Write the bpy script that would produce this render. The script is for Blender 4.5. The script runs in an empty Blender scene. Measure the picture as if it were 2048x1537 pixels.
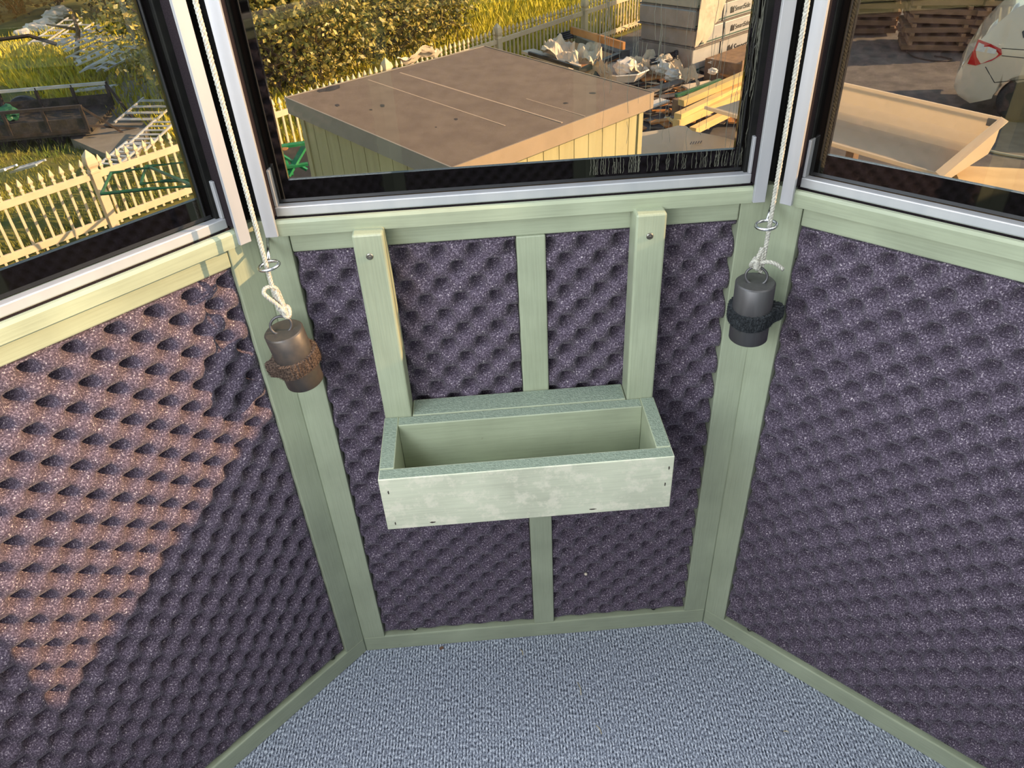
import bpy, bmesh, math, random
from mathutils import Vector, Matrix
PI=math.pi; R_=math.radians
random.seed(7)
sc=bpy.context.scene; col=sc.collection
# ------------------------------------------------------------------ camera
CP=Vector((-0.0444845,-0.8464794,1.2012291)); FPX=1516.48
yaw,pitch,roll=0.0327679,-0.6337489,-0.0577853
fw=Vector((math.sin(yaw)*math.cos(pitch),math.cos(yaw)*math.cos(pitch),math.sin(pitch)))
r0=fw.cross(Vector((0,0,1))).normalized(); u0=r0.cross(fw)
rv=r0*math.cos(roll)+u0*math.sin(roll); uv=-r0*math.sin(roll)+u0*math.cos(roll)
cam=bpy.data.cameras.new('camera'); cam.sensor_width=36; cam.sensor_fit='HORIZONTAL'; cam.lens=FPX/2048*36; cam.clip_start=.02; cam.clip_end=300
co=bpy.data.objects.new('camera',cam); col.objects.link(co)
co.matrix_world=Matrix(((rv.x,uv.x,-fw.x,CP.x),(rv.y,uv.y,-fw.y,CP.y),(rv.z,uv.z,-fw.z,CP.z),(0,0,0,1)))
sc.camera=co
# ------------------------------------------------------------------ world, sun, added fill lamps, exposure
sc.view_settings.view_transform='Standard'; sc.view_settings.look='None'; sc.view_settings.gamma=1
sc.view_settings.exposure=0.0
try: sc.view_settings.use_curve_mapping=False
except Exception: pass
SUN_EL=R_(22.0); SUN_TR=Vector((-math.cos(R_(4))*math.cos(SUN_EL),math.sin(R_(4))*math.cos(SUN_EL),-math.sin(SUN_EL)))
wd=bpy.data.worlds.new('sky'); sc.world=wd; wd.use_nodes=True
nt=wd.node_tree; bg=nt.nodes['Background']; sky=nt.nodes.new('ShaderNodeTexSky')
sky.sky_type='NISHITA'; sky.sun_disc=False; sky.sun_elevation=R_(24); sky.sun_rotation=R_(90); sky.air_density=1.2; sky.dust_density=1.0
nt.links.new(sky.outputs[0],bg.inputs[0]); bg.inputs[1].default_value=0.30
sl=bpy.data.lights.new('sun','SUN'); sl.energy=9.2; sl.angle=R_(0.6); sl.color=(1.0,.70,.45)
so=bpy.data.objects.new('sun',sl); col.objects.link(so); so.rotation_euler=(-SUN_TR).to_track_quat('Z','Y').to_euler()
# added soft fill lamps just inside the openings, standing in for daylight
for (nm,x,y,z,dx,dy,dz,sx,sy,e,cl) in (('south_west_fill',-.49,-1.24,1.22,.75,.62,-.12,.52,.60,10.5,(.95,.97,1)),('west_window_fill',-.71,-.75,1.27,1,0,-.3,.50,.60,9.5,(.80,.89,1)),
      ('left_window_fill',-.49,-.26,1.33,.7,-.7,-.75,.50,.50,4,(.78,.88,1)),('right_window_fill',.49,-.26,1.33,-.7,-.7,-.75,.50,.50,2.4,(.95,.92,.88)),('front_window_fill',0,-.05,1.36,0,-1,-.8,.50,.45,2.4,(.85,.91,1)),
      ('south_fill',0,-1.45,1.25,0,1,-.2,.50,.60,4,(.95,.97,1))):
    al=bpy.data.lights.new(nm,'AREA'); al.shape='RECTANGLE'; al.size=sx; al.size_y=sy; al.energy=e; al.color=cl
    ao=bpy.data.objects.new(nm,al); col.objects.link(ao); ao.location=(x,y,z); ao.rotation_euler=(-Vector((dx,dy,dz))).to_track_quat('Z','Y').to_euler()
sc.cycles.max_bounces=8; sc.cycles.transparent_max_bounces=12; sc.cycles.caustics_reflective=False; sc.cycles.caustics_refractive=False
sc.cycles.sample_clamp_indirect=4

# ------------------------------------------------------------------ helpers
def ray(x,y): return fw*FPX+rv*(x-1024)+uv*(768.5-y)
def at(x,y,h):                       # point of the place at height h seen in that direction
    d=ray(x,y); return CP+d*((h-CP.z)/d.z)
def atY(x,y,Y):
    d=ray(x,y); return CP+d*((Y-CP.y)/d.y)
def tag(o,label=None,cat=None,group=None,kind=None):
    if label: o['label']=label
    if cat: o['category']=cat
    if group: o['group']=group
    if kind: o['kind']=kind
    return o
def empty(name,loc=(0,0,0),rz=0):
    o=bpy.data.objects.new(name,None); col.objects.link(o); o.location=loc; o.rotation_euler=(0,0,rz); o.empty_display_size=.05
    return o
class MB:
    def __init__(s): s.bm=bmesh.new()
    def add(s,verts,faces,M=None,smooth=False):
        vs=[s.bm.verts.new((M@Vector(v)) if M else v) for v in verts]
        out=[]
        for f in faces:
            try:
                fc=s.bm.faces.new([vs[i] for i in f]); fc.smooth=smooth; out.append(fc)
            except ValueError: pass
        return vs,out
    def box(s,x0,x1,y0,y1,z0,z1,bev=0.0015,M=None,seg=2):
        v=[(x0,y0,z0),(x1,y0,z0),(x1,y1,z0),(x0,y1,z0),(x0,y0,z1),(x1,y0,z1),(x1,y1,z1),(x0,y1,z1)]
        f=[(0,3,2,1),(4,5,6,7),(0,1,5,4),(1,2,6,5),(2,3,7,6),(3,0,4,7)]
        vs,fs=s.add(v,f,M)
        if bev>0:
            es=list({e for fc in fs for e in fc.edges})
            bmesh.ops.bevel(s.bm,geom=es,offset=bev,segments=seg,affect='EDGES',profile=.5)
        return s
    def obox(s,c,size,rot=(0,0,0),bev=0.0):
        M=Matrix.Translation(c)@(Matrix.Rotation(rot[2],4,'Z')@Matrix.Rotation(rot[1],4,'Y')@Matrix.Rotation(rot[0],4,'X'))
        a,b,d=[q/2 for q in size]; return s.box(-a,a,-b,b,-d,d,bev,M)
    def beam(s,p,q,w,h,bev=0.0,up=(0,0,1)):
        p=Vector(p);q=Vector(q);d=(q-p);L=d.length;d.normalize()
        upv=Vector(up)
        if abs(d.dot(upv))>.99: upv=Vector((1,0,0))
        x=d.cross(upv).normalized(); z=x.cross(d)
        M=Matrix(((d.x,x.x,z.x,p.x),(d.y,x.y,z.y,p.y),(d.z,x.z,z.z,p.z),(0,0,0,1)))
        return s.box(0,L,-w/2,w/2,-h/2,h/2,bev,M,1)
    def tube(s,pts,r,seg=8,cap=True,closed=False,smooth=True):
        pts=[Vector(p) for p in pts]; n=len(pts)
        rr=r if isinstance(r,(list,tuple)) else [r]*n
        rings=[];prev=None
        for i,p in enumerate(pts):
            a=pts[(i-1)%n] if (closed or i>0) else p; b=pts[(i+1)%n] if (closed or i<n-1) else p
            t=(b-a); t=t.normalized() if t.length>1e-9 else Vector((0,0,1))
            if prev is None:
                ref=Vector((0,0,1)) if abs(t.z)<.9 else Vector((1,0,0)); nx=t.cross(ref).normalized()
            else:
                nx=(prev-t*prev.dot(t)); nx=nx.normalized() if nx.length>1e-6 else t.orthogonal().normalized()
            prev=nx; ny=t.cross(nx)
            rings.append([s.bm.verts.new(p+(nx*math.cos(2*PI*k/seg)+ny*math.sin(2*PI*k/seg))*rr[i]) for k in range(seg)])
        m=n if closed else n-1
        for i in range(m):
            A=rings[i];B=rings[(i+1)%n]
            for k in range(seg):
                f=s.bm.faces.new((A[k],A[(k+1)%seg],B[(k+1)%seg],B[k])); f.smooth=smooth
        if cap and not closed:
            s.bm.faces.new(rings[0][::-1]); s.bm.faces.new(rings[-1])
        return s
    def lathe(s,prof,c=(0,0,0),seg=32,M=None,smooth=True,sharp=()):
        c=Vector(c); rings=[]
        for (r,z) in prof:
            ring=[]
            for k in range(seg):
                p=Vector((r*math.cos(2*PI*k/seg),r*math.sin(2*PI*k/seg),z))
                p=(M@p) if M else p+c
                ring.append(s.bm.verts.new(p))
            rings.append(ring)
        for i in range(len(rings)-1):
            for k in range(seg):
                f=s.bm.faces.new((rings[i][k],rings[i][(k+1)%seg],rings[i+1][(k+1)%seg],rings[i+1][k])); f.smooth=smooth
        s.bm.faces.new(rings[0][::-1]); s.bm.faces.new(rings[-1])
        return s
    def prism(s,poly,axis_from,axis_to,M=None):   # poly list of (a,b) in a plane, extruded along third axis by helper function
        n=len(poly)
        v=[axis_from(a,b) for a,b in poly]+[axis_to(a,b) for a,b in poly]
        f=[tuple(range(n-1,-1,-1)),tuple(range(n,2*n))]+[(i,(i+1)%n,n+(i+1)%n,n+i) for i in range(n)]
        s.add(v,f,M); return s
    def build(s,name,mat,parent=None,loc=None,rz=None,recalc=True):
        if recalc: bmesh.ops.recalc_face_normals(s.bm,faces=s.bm.faces[:])
        me=bpy.data.meshes.new(name); s.bm.to_mesh(me); s.bm.free()
        if mat: me.materials.append(mat)
        o=bpy.data.objects.new(name,me); col.objects.link(o)
        if parent: o.parent=parent
        if loc is not None: o.location=loc
        if rz is not None: o.rotation_euler=(0,0,rz)
        return o
def copy_tree(o,parent=None):
    c=o.copy(); col.objects.link(c)
    if parent: c.parent=parent
    for ch in list(o.children): copy_tree(ch,c)
    return c
# ------------------------------------------------------------------ materials
def new_mat(name):
    m=bpy.data.materials.new(name); m.use_nodes=True; nt=m.node_tree
    return m,nt,nt.nodes['Principled BSDF']
def N(nt,t,**kw):
    n=nt.nodes.new(t)
    for k,v in kw.items():
        if k in n.inputs: n.inputs[k].default_value=v
        else: setattr(n,k,v)
    return n
def ramp(nt,stops,interp='LINEAR'):
    n=nt.nodes.new('ShaderNodeValToRGB'); cr=n.color_ramp; cr.interpolation=interp
    while len(cr.elements)<len(stops): cr.elements.new(.5)
    for e,(p,c) in zip(cr.elements,stops): e.position=p; e.color=(*c,1) if len(c)==3 else c
    return n
def mat(name,c1,c2=None,scale=20,rough=.6,metal=0,bump=0,bscale=None,stretch=(1,1,1),detail=4,lo=.35,hi=.65,spec=.5,coord='Object'):
    m,nt,b=new_mat(name); L=nt.links.new
    b.inputs['Roughness'].default_value=rough; b.inputs['Metallic'].default_value=metal
    b.inputs['Specular IOR Level'].default_value=spec
    tc=N(nt,'ShaderNodeTexCoord'); mp=N(nt,'ShaderNodeMapping'); mp.inputs['Scale'].default_value=stretch
    L(tc.outputs[coord],mp.inputs[0])
    if c2 is None: c2=tuple(q*.85 for q in c1)
    n=N(nt,'ShaderNodeTexNoise',Scale=scale,Detail=detail); L(mp.outputs[0],n.inputs['Vector'])
    r=ramp(nt,[(lo,c1),(hi,c2)]); L(n.outputs['Fac'],r.inputs[0]); L(r.outputs[0],b.inputs['Base Color'])
    if bump:
        n2=N(nt,'ShaderNodeTexNoise',Scale=bscale or scale*3,Detail=4); L(mp.outputs[0],n2.inputs['Vector'])
        bp=N(nt,'ShaderNodeBump',Strength=bump,Distance=.002); L(n2.outputs['Fac'],bp.inputs['Height']); L(bp.outputs[0],b.inputs['Normal'])
    return m
def paint(name,base,axis,mottle=0.0):
    # painted softwood: faint long grain, small sheen, knots; axis = grain direction
    m,nt,b=new_mat(name); L=nt.links.new
    tc=N(nt,'ShaderNodeTexCoord'); mp=N(nt,'ShaderNodeMapping')
    st=[1,1,1]; st[axis]=.04; mp.inputs['Scale'].default_value=st; L(tc.outputs['Object'],mp.inputs[0])
    g=N(nt,'ShaderNodeTexNoise',Scale=420,Detail=3); L(mp.outputs[0],g.inputs['Vector'])
    w=N(nt,'ShaderNodeTexNoise',Scale=9,Detail=5); L(tc.outputs['Object'],w.inputs['Vector'])
    d=tuple(q*.80 for q in base); l=tuple(min(1,q*1.12) for q in base)
    r1=ramp(nt,[(.3,d),(.55,base),(.75,l)]); L(w.outputs['Fac'],r1.inputs[0])
    mx=N(nt,'ShaderNodeMix',data_type='RGBA',blend_type='MULTIPLY'); mx.inputs[0].default_value=.5
    r2=ramp(nt,[(.3,(.82,.82,.80)),(.6,(1.04,1.04,1.02))]); L(g.outputs['Fac'],r2.inputs[0])
    L(r1.outputs[0],mx.inputs['A']); L(r2.outputs[0],mx.inputs['B'])
    out=mx.outputs['Result']
    # knots / scuffs
    v=N(nt,'ShaderNodeTexNoise',Scale=26,Detail=6,Roughness=.7); L(tc.outputs['Object'],v.inputs['Vector'])
    r3=ramp(nt,[(.68,(1,1,1)),(.74,(.62,.63,.55))]); L(v.outputs['Fac'],r3.inputs[0])
    m2=N(nt,'ShaderNodeMix',data_type='RGBA',blend_type='MULTIPLY'); m2.inputs[0].default_value=.8
    L(out,m2.inputs['A']); L(r3.outputs[0],m2.inputs['B']); out=m2.outputs['Result']
    if mottle:
        q=N(nt,'ShaderNodeTexNoise',Scale=38,Detail=8,Roughness=.75); L(tc.outputs['Object'],q.inputs['Vector'])
        r4=ramp(nt,[(.50,(0,0,0)),(.60,(1,1,1))]); L(q.outputs['Fac'],r4.inputs[0])
        m3=N(nt,'ShaderNodeMix',data_type='RGBA'); mm=N(nt,'ShaderNodeMath',operation='MULTIPLY'); L(r4.outputs[0],mm.inputs[0]); mm.inputs[1].default_value=mottle
        L(mm.outputs[0],m3.inputs[0]); L(out,m3.inputs['A']); m3.inputs['B'].default_value=(base[0]*1.35,base[1]*1.22,base[2]*1.3,1); out=m3.outputs['Result']
    L(out,b.inputs['Base Color']); b.inputs['Roughness'].default_value=.42
    bp=N(nt,'ShaderNodeBump',Strength=.25,Distance=.0006); L(g.outputs['Fac'],bp.inputs['Height']); L(bp.outputs[0],b.inputs['Normal'])
    return m
SAGE=(.365,.405,.285)
P_V=paint('sage_paint_vertical',SAGE,2); P_H=paint('sage_paint_horizontal',SAGE,0); P_BOX=paint('sage_paint_mottled',(.60,.62,.47),0,.5)
P_DK=mat('sage_paint_shaded_rough_edge',(.27,.325,.255),(.20,.25,.195),scale=240,rough=.7,bump=.9,bscale=420,detail=6)
def foam_mat():
    m,nt,b=new_mat('grey_acoustic_foam'); L=nt.links.new
    tc=N(nt,'ShaderNodeTexCoord')
    n=N(nt,'ShaderNodeTexNoise',Scale=520,Detail=2,Roughness=.6); L(tc.outputs['Object'],n.inputs['Vector'])
    r=ramp(nt,[(.37,(.048,.036,.052)),(.53,(.104,.081,.114)),(.65,(.22,.18,.23)),(.75,(.88,.80,.75))]); L(n.outputs['Fac'],r.inputs[0])  # palest stop paints bright specks for the glints of foam cells
    L(r.outputs[0],b.inputs['Base Color']); b.inputs['Roughness'].default_value=.85; b.inputs['Specular IOR Level'].default_value=.15
    b.inputs['Sheen Weight'].default_value=.12; b.inputs['Sheen Roughness'].default_value=.5
    bp=N(nt,'ShaderNodeBump',Strength=.5,Distance=.001); L(n.outputs['Fac'],bp.inputs['Height']); L(bp.outputs[0],b.inputs['Normal'])
    return m
FOAM=foam_mat()
def carpet_mat():
    m,nt,b=new_mat('ribbed_blue_grey_carpet'); L=nt.links.new
    tc=N(nt,'ShaderNodeTexCoord')
    mp=N(nt,'ShaderNodeMapping'); mp.inputs['Scale'].default_value=(1,.45,1); mp.inputs['Rotation'].default_value=(0,0,R_(4)); L(tc.outputs['Object'],mp.inputs[0])
    n=N(nt,'ShaderNodeTexNoise',Scale=430,Detail=2,Roughness=.7); L(mp.outputs[0],n.inputs['Vector'])
    w=N(nt,'ShaderNodeTexWave',Scale=60,Distortion=.8,Detail=1); w.bands_direction='X'; w.inputs['Detail Scale'].default_value=8; L(mp.outputs[0],w.inputs['Vector'])
    a=N(nt,'ShaderNodeMath',operation='MULTIPLY_ADD'); L(w.outputs['Fac'],a.inputs[0]); a.inputs[1].default_value=.14; L(n.outputs['Fac'],a.inputs[2])
    r=ramp(nt,[(.37,(.02,.025,.04)),(.49,(.15,.165,.21)),(.61,(.36,.40,.49)),(.75,(.80,.84,.92))]); L(a.outputs[0],r.inputs[0])
    L(r.outputs[0],b.inputs['Base Color']); b.inputs['Roughness'].default_value=.95; b.inputs['Specular IOR Level'].default_value=.1
    bp=N(nt,'ShaderNodeBump',Strength=.7,Distance=.0025); L(a.outputs[0],bp.inputs['Height']); L(bp.outputs[0],b.inputs['Normal'])
    return m
CARPET=carpet_mat()
ALU=mat('brushed_aluminium',(.43,.44,.47),(.50,.50,.52),scale=30,rough=.42,metal=.35,stretch=(1,1,.2))
FELT=mat('dark_felt',(.012,.009,.011),(.03,.022,.026),scale=900,rough=.95,spec=.1)
BLACK=mat('black_glass_border',(.0025,.0022,.0022),(.004,.0035,.003),scale=12,rough=.025,spec=.8)
BLKP=mat('black_paint',(.006,.006,.006),(.012,.012,.01),scale=60,rough=.6,spec=.2)
SCREW=mat('zinc_screw',(.35,.34,.30),(.15,.14,.12),scale=300,rough=.35,metal=.9)
CHROME=mat('bright_zinc',(.75,.77,.8),(.6,.62,.65),scale=50,rough=.18,metal=1)
STEEL=mat('dark_steel',(.10,.097,.10),(.08,.077,.08),scale=120,rough=.42,metal=.4,stretch=(1,1,.1))
RUST=mat('rusty_steel',(.105,.088,.075),(.075,.068,.065),scale=90,rough=.42,metal=.45,detail=8)
ROPE=mat('white_rope',(.62,.60,.52),(.36,.35,.31),scale=700,rough=.9,bump=.8,bscale=900,stretch=(1,1,.5))
OSB=mat('plywood_sheathing',(.25,.18,.11),(.18,.12,.07),scale=18,rough=.8)
def glass_mat(name,tint,refl):
    m=bpy.data.materials.new(name); m.use_nodes=True; nt=m.node_tree; L=nt.links.new
    nt.nodes.remove(nt.nodes['Principled BSDF']); out=nt.nodes['Material Output']
    t=N(nt,'ShaderNodeBsdfTransparent'); t.inputs[0].default_value=(*tint,1)
    g=N(nt,'ShaderNodeBsdfGlossy'); g.inputs['Roughness'].default_value=.0; g.inputs[0].default_value=(1,1,1,1)
    ge=N(nt,'ShaderNodeNewGeometry'); d=N(nt,'ShaderNodeVectorMath',operation='DOT_PRODUCT'); L(ge.outputs['Incoming'],d.inputs[0]); L(ge.outputs['Normal'],d.inputs[1])
    ab=N(nt,'ShaderNodeMath',operation='ABSOLUTE'); L(d.outputs['Value'],ab.inputs[0])
    sb=N(nt,'ShaderNodeMath',operation='SUBTRACT'); sb.inputs[0].default_value=1; L(ab.outputs[0],sb.inputs[1])
    pw=N(nt,'ShaderNodeMath',operation='POWER'); L(sb.outputs[0],pw.inputs[0]); pw.inputs[1].default_value=5
    k=N(nt,'ShaderNodeMath',operation='MULTIPLY_ADD'); L(pw.outputs[0],k.inputs[0]); k.inputs[1].default_value=.95; k.inputs[2].default_value=refl
    mx=N(nt,'ShaderNodeMixShader'); L(k.outputs[0],mx.inputs[0]); L(t.outputs[0],mx.inputs[1]); L(g.outputs[0],mx.inputs[2]); L(mx.outputs[0],out.inputs[0])
    return m
GLASS=glass_mat('tinted_window_glass',(.88,.84,.75),.045)

# ------------------------------------------------------------------ room: an octagonal blind
W=.62; INR=W/2/math.tan(PI/8); CY=-INR
def wall_frame(k):            # start corner (left end seen from inside) and rotation of wall k, k=0 straight ahead, turning right
    a=-k*PI/4
    p=Matrix.Rotation(a,4,'Z')@Vector((-W/2,INR,0)); return Vector((p.x,p.y+CY,0)),a
SIDES={0:'centre',1:'right',2:'east',3:'south_east',4:'south',5:'south_west',6:'west',7:'left'}
PLACE={0:'straight ahead, behind the trough',1:'on the right',2:'far right beside the viewer',3:'behind the viewer at right',4:'behind the viewer',5:'behind the viewer at left',6:'far left beside the viewer',7:'on the left'}
# floor
b=MB(); n=8
oct_=[(Matrix.Rotation(-k*PI/4,4,'Z')@Vector((-W/2-.02,INR+.05,0))) for k in range(8)]
pts=[(p.x,p.y+CY) for p in oct_]
b.prism(pts,lambda a,c:(a,c,-.03),lambda a,c:(a,c,0.0))
fl=tag(b.build('floor',CARPET),'blue-grey ribbed carpet floor','floor',kind='structure')
b=MB(); b.prism(pts,lambda a,c:(a,c,1.95),lambda a,c:(a,c,2.0)); tag(b.build('ceiling',mat('ceiling_board',(.5,.5,.46))),None,None,kind='structure')
trim_i=[0]
def struct(b,name,m,k,label=None):
    loc,a=wall_frame(k)
    o=b.build(name,m,loc=loc,rz=a); o['kind']='structure'
    return o
def trim(b,m,k):
    trim_i[0]+=1; return struct(b,'trim_%d'%trim_i[0],m,k)
ST=.038
A_=.02265
S0={0:(.2125,.7825),1:(.0525,.781),7:(W-.185,.782)}
def foam(k,s0,s1,z0,z1,label,group,step=A_/6,D=.034,front=.0005):
    loc,a=wall_frame(k); so_,zo=S0.get(k,(.2,.78))
    bm=bmesh.new(); ns=max(2,int(round((s1-s0)/step))); nz=max(2,int(round((z1-z0)/step)))
    rnd=random.Random(k*10+int(s0*100)); grid=[]
    for j in range(nz+1):
        z=z0+(z1-z0)*j/nz; row=[]
        for i in range(ns+1):
            s=s0+(s1-s0)*i/ns
            c=math.cos(PI*(s-so_)/A_)*math.cos(PI*(z-zo)/A_)
            d=.011*(1+c)/2+.0250*max(0,(c-.1)/.9)**1.25
            if i in(0,ns) : s+= (-1 if i else 1)*.0
            row.append(bm.verts.new((s,front+d,z)))
        grid.append(row)
    for j in range(nz):
        for i in range(ns):
            f=bm.faces.new((grid[j][i],grid[j][i+1],grid[j+1][i+1],grid[j+1][i])); f.smooth=True
    # back and sides
    per=[grid[0][i] for i in range(ns+1)]+[grid[j][ns] for j in range(1,nz+1)]+[grid[nz][i] for i in range(ns-1,-1,-1)]+[grid[j][0] for j in range(nz-1,0,-1)]
    bk=[bm.verts.new((v.co.x,.0372,v.co.z)) for v in per]
    m=len(per)
    for i in range(m): bm.faces.new((per[i],bk[i],bk[(i+1)%m],per[(i+1)%m]))
    bm.faces.new(bk)
    x=MB(); x.bm.free(); x.bm=bm
    o=x.build('acoustic_foam_panel',FOAM,loc=loc,rz=a)
    return tag(o,label,'foam panel',group)
GLZ0,GLZ1=.885,1.62
win_labels={}
for k in range(8):
    # sheathing outside the frame
    b=MB(); e=.0175+.002
    b.box(-e,W+e,ST,ST+.012,-.05,.868,0); b.box(-e,W+e,ST,ST+.012,1.70,2.0,0)
    struct(b,'wall_'+SIDES[k],OSB,k)
    # posts, lower half painted green, base plate, rail
    for s0 in (0,W-ST):
        b=MB(); b.box(s0,s0+ST,0,ST-.0003,ST,.843,.0012); trim(b,P_V,k)
        b=MB(); b.box(s0-.0,s0+ST-.006 if s0==0 else s0+ST,.006 if True else 0,ST,.8465,1.95,.001); trim(b,BLKP,k)
    b=MB(); b.box(0,W,0,ST-.0005,0,ST,.002); struct(b,'baseboard_'+SIDES[k],P_H,k)
    b=MB(); b.box(ST+.0008,W-ST-.0008,.0005,ST-.001,.800,.8485,.002); trim(b,P_H,k)
    # sill trim projecting into the room
    b=MB(); x0,x1=(.0325,W-.0325)
    prof=[(0,.830),(-.018,.830),(-.0185,.8455),(-.0165,.8490),(-.012,.8490),(0,.8440)]
    b.prism([(p,q) for p,q in prof],lambda p,q:(x0,p,q),lambda p,q:(x1,p,q)); trim(b,P_H,k)
    # header
    b=MB(); b.box(ST,W-ST,0,ST,1.66,1.95,.002); trim(b,P_H,k)
    if k!=4:
        loc,a=wall_frame(k)
        w_=empty('window_%d'%(k+1 if k<4 else k),loc,a); w_['kind']='structure'
        b=MB(); b.box(.049,W-.049,.0135,.0155,GLZ0-.004,GLZ1,0); b.build('glass_pane',GLASS,w_)
        b=MB()
        for (p,q,r,t) in ((.0315,.050,.8590,1.65),(W-.050,W-.0315,.8590,1.65),(.050,W-.050,.8590,GLZ0),(.050,W-.050,GLZ1,1.65)):
            b.box(p,q,.012,.018,r,t,0)
        b.build('glass_border',BLACK,w_)
        b=MB(); b.box(.030,W-.030,-.0005,.0115,.8468,.8585,.0012); b.build('bottom_channel',ALU,w_)
        b=MB(); b.box(.027,W-.027,.0003,.0115,.8435,.8466,.0003); b.box(.0260,.0300,-.0200,.0118,.8496,1.65,.0003); b.box(W-.0300,W-.0260,-.0200,.0118,.8496,1.65,.0003); b.build('felt_seal',FELT,w_)
        for s in (0,1):
            b=MB(); q0,q1=(.0305,.0338) if s==0 else (W-.0338,W-.0305); b.box(q0,q1,.0,.0116,.8588,.902,.0006); b.build('channel_end',ALU,w_)
            b=MB()
            if s==0: b.box(.0185,.0325,-.0235,-.0215,.832,1.66,.0004); b.box(.0315,.0325,-.0215,-.0185,.832,1.66,0)
            else: b.box(W-.0325,W-.0185,-.0235,-.0215,.832,1.66,.0004); b.box(W-.0325,W-.0315,-.0215,-.0185,.832,1.66,0)
            b.build('side_track',ALU,w_)
# corner fillers outside so no daylight leaks between walls
for k in range(8):
    loc,a=wall_frame(k)
    trim_i[0]+=1
    b=MB(); b.lathe([(.0165,.002),(.0165,.842)],seg=16)
    o=b.build('trim_%d'%trim_i[0],P_V,loc=loc+Matrix.Rotation(a+PI/8,4,'Z')@Vector((0,.0173,0))); o['kind']='structure'; trim_i[0]+=1
    b=MB(); b.lathe([(.016,.8421),(.016,2.0)],seg=10,smooth=False)
    o=b.build('trim_%d'%trim_i[0],BLKP,loc=loc+Matrix.Rotation(a+PI/8,4,'Z')@Vector((0,.026,0)))
    o['kind']='structure'
# centre stud and the two hanging halves of foam
b=MB(); b.box(.3085,.3445,0,ST-.001,ST,.7998,.002); trim(b,P_V,0)
foam(0,.0385,.3078,.045,.797,'grey egg-crate foam sheet on the centre wall, left of the middle stud','foam on the walls')
foam(0,.3452,.5815,.045,.797,'grey egg-crate foam sheet on the centre wall, right of the middle stud','foam on the walls')
foam(7,.0385,.5815,.045,.797,'egg-crate foam sheet on the left wall with a big pink sunlit patch','foam on the walls')
foam(1,.0385,.5815,.045,.797,'grey egg-crate foam sheet on the right wall, all in shade','foam on the walls')
for k in (2,3,4,5,6):
    foam(k,.0385,.5815,.045,.797,'egg-crate foam sheet on the wall '+PLACE[k],'foam on the walls',step=A_/4)
# ------------------------------------------------------------------ storage trough hung under the sill
tr=empty('storage_trough',(-W/2,0,0)); tag(tr,'sage green open wooden trough hanging on two battens below the centre window','trough')
X0,X1=.1175,.4835; Z0,Z1=.479,.567; YF,YB=-.160,-.038; TH=.019
b=MB(); b.box(X0,X1,YF,YF+TH,Z0,Z1-.0004,.0012); fb=b.build('front_board',P_BOX,tr); fb['label']='pale mottled front board'
b=MB(); b.box(X0+TH,X1-TH,YB-TH+.0004,YB-.0004,Z0+.0002,Z1-.0006,.0012); b.build('back_board',P_H,tr)
for x in (X0,X1-TH):
    b=MB(); b.box(x,x+TH,YF+TH+.0003,YB-.0004,Z0+.0002,Z1,.0012); b.build('end_board',P_V,tr)
b=MB(); b.box(X0+TH,X1-TH,YF+TH+.0004,YB-TH,Z0+.0004,Z0+.012,0); b.build('bottom_board',P_H,tr)
b=MB(); b.box(X0+.0375,X1-.0375,-.0376,-.0012,Z0+.003,Z1-.0008,.0018); b.build('backing_rail',P_H,tr)
for x in (X0+.0007,X1-.0367):
    b=MB(); b.box(x,x+.036,-.0376,-.0012,Z1-.088,.8335,.0025); h=b.build('hanging_batten',P_V,tr)
    b=MB(); c=(x+.017,-.0377,.806); M=Matrix.Translation(c)@Matrix.Rotation(R_(90),4,'X')
    b.lathe([(.0042,-.0006),(.0042,.0004),(.0030,.0012)],M=M,seg=14); b.lathe([(.0014,.0012),(.0012,.0016)],M=M,seg=6)
    b.build('screw',SCREW,h)
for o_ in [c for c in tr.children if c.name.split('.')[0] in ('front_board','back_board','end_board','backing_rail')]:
    o_.data.materials.append(P_DK)                     # rough cut top edges, painted darker for the shade on the rims
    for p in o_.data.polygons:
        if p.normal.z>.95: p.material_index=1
NAIL=mat('dark_nail_hole',(.035,.02,.015),(.02,.012,.01),rough=.9)
for (x,z,w,h) in ((.1275,.545,.0016,.006),(.1285,.490,.0018,.006),(.1760,.4865,.0075,.0022),(.3830,.4865,.0085,.0018),(.4775,.548,.0016,.0065),(.4745,.5205,.0016,.0065)):
    b=MB(); pr=random.Random(int(x*9999)); 
    poly=[(x+math.cos(t)*w/2*pr.uniform(.6,1.2),z+math.sin(t)*h/2*pr.uniform(.7,1.2)) for t in [i*PI/5 for i in range(10)]]
    b.prism(poly,lambda a,c:(a,YF-.0004,c),lambda a,c:(a,YF+.0003,c)); b.build('nail_hole',NAIL,fb)
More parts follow.
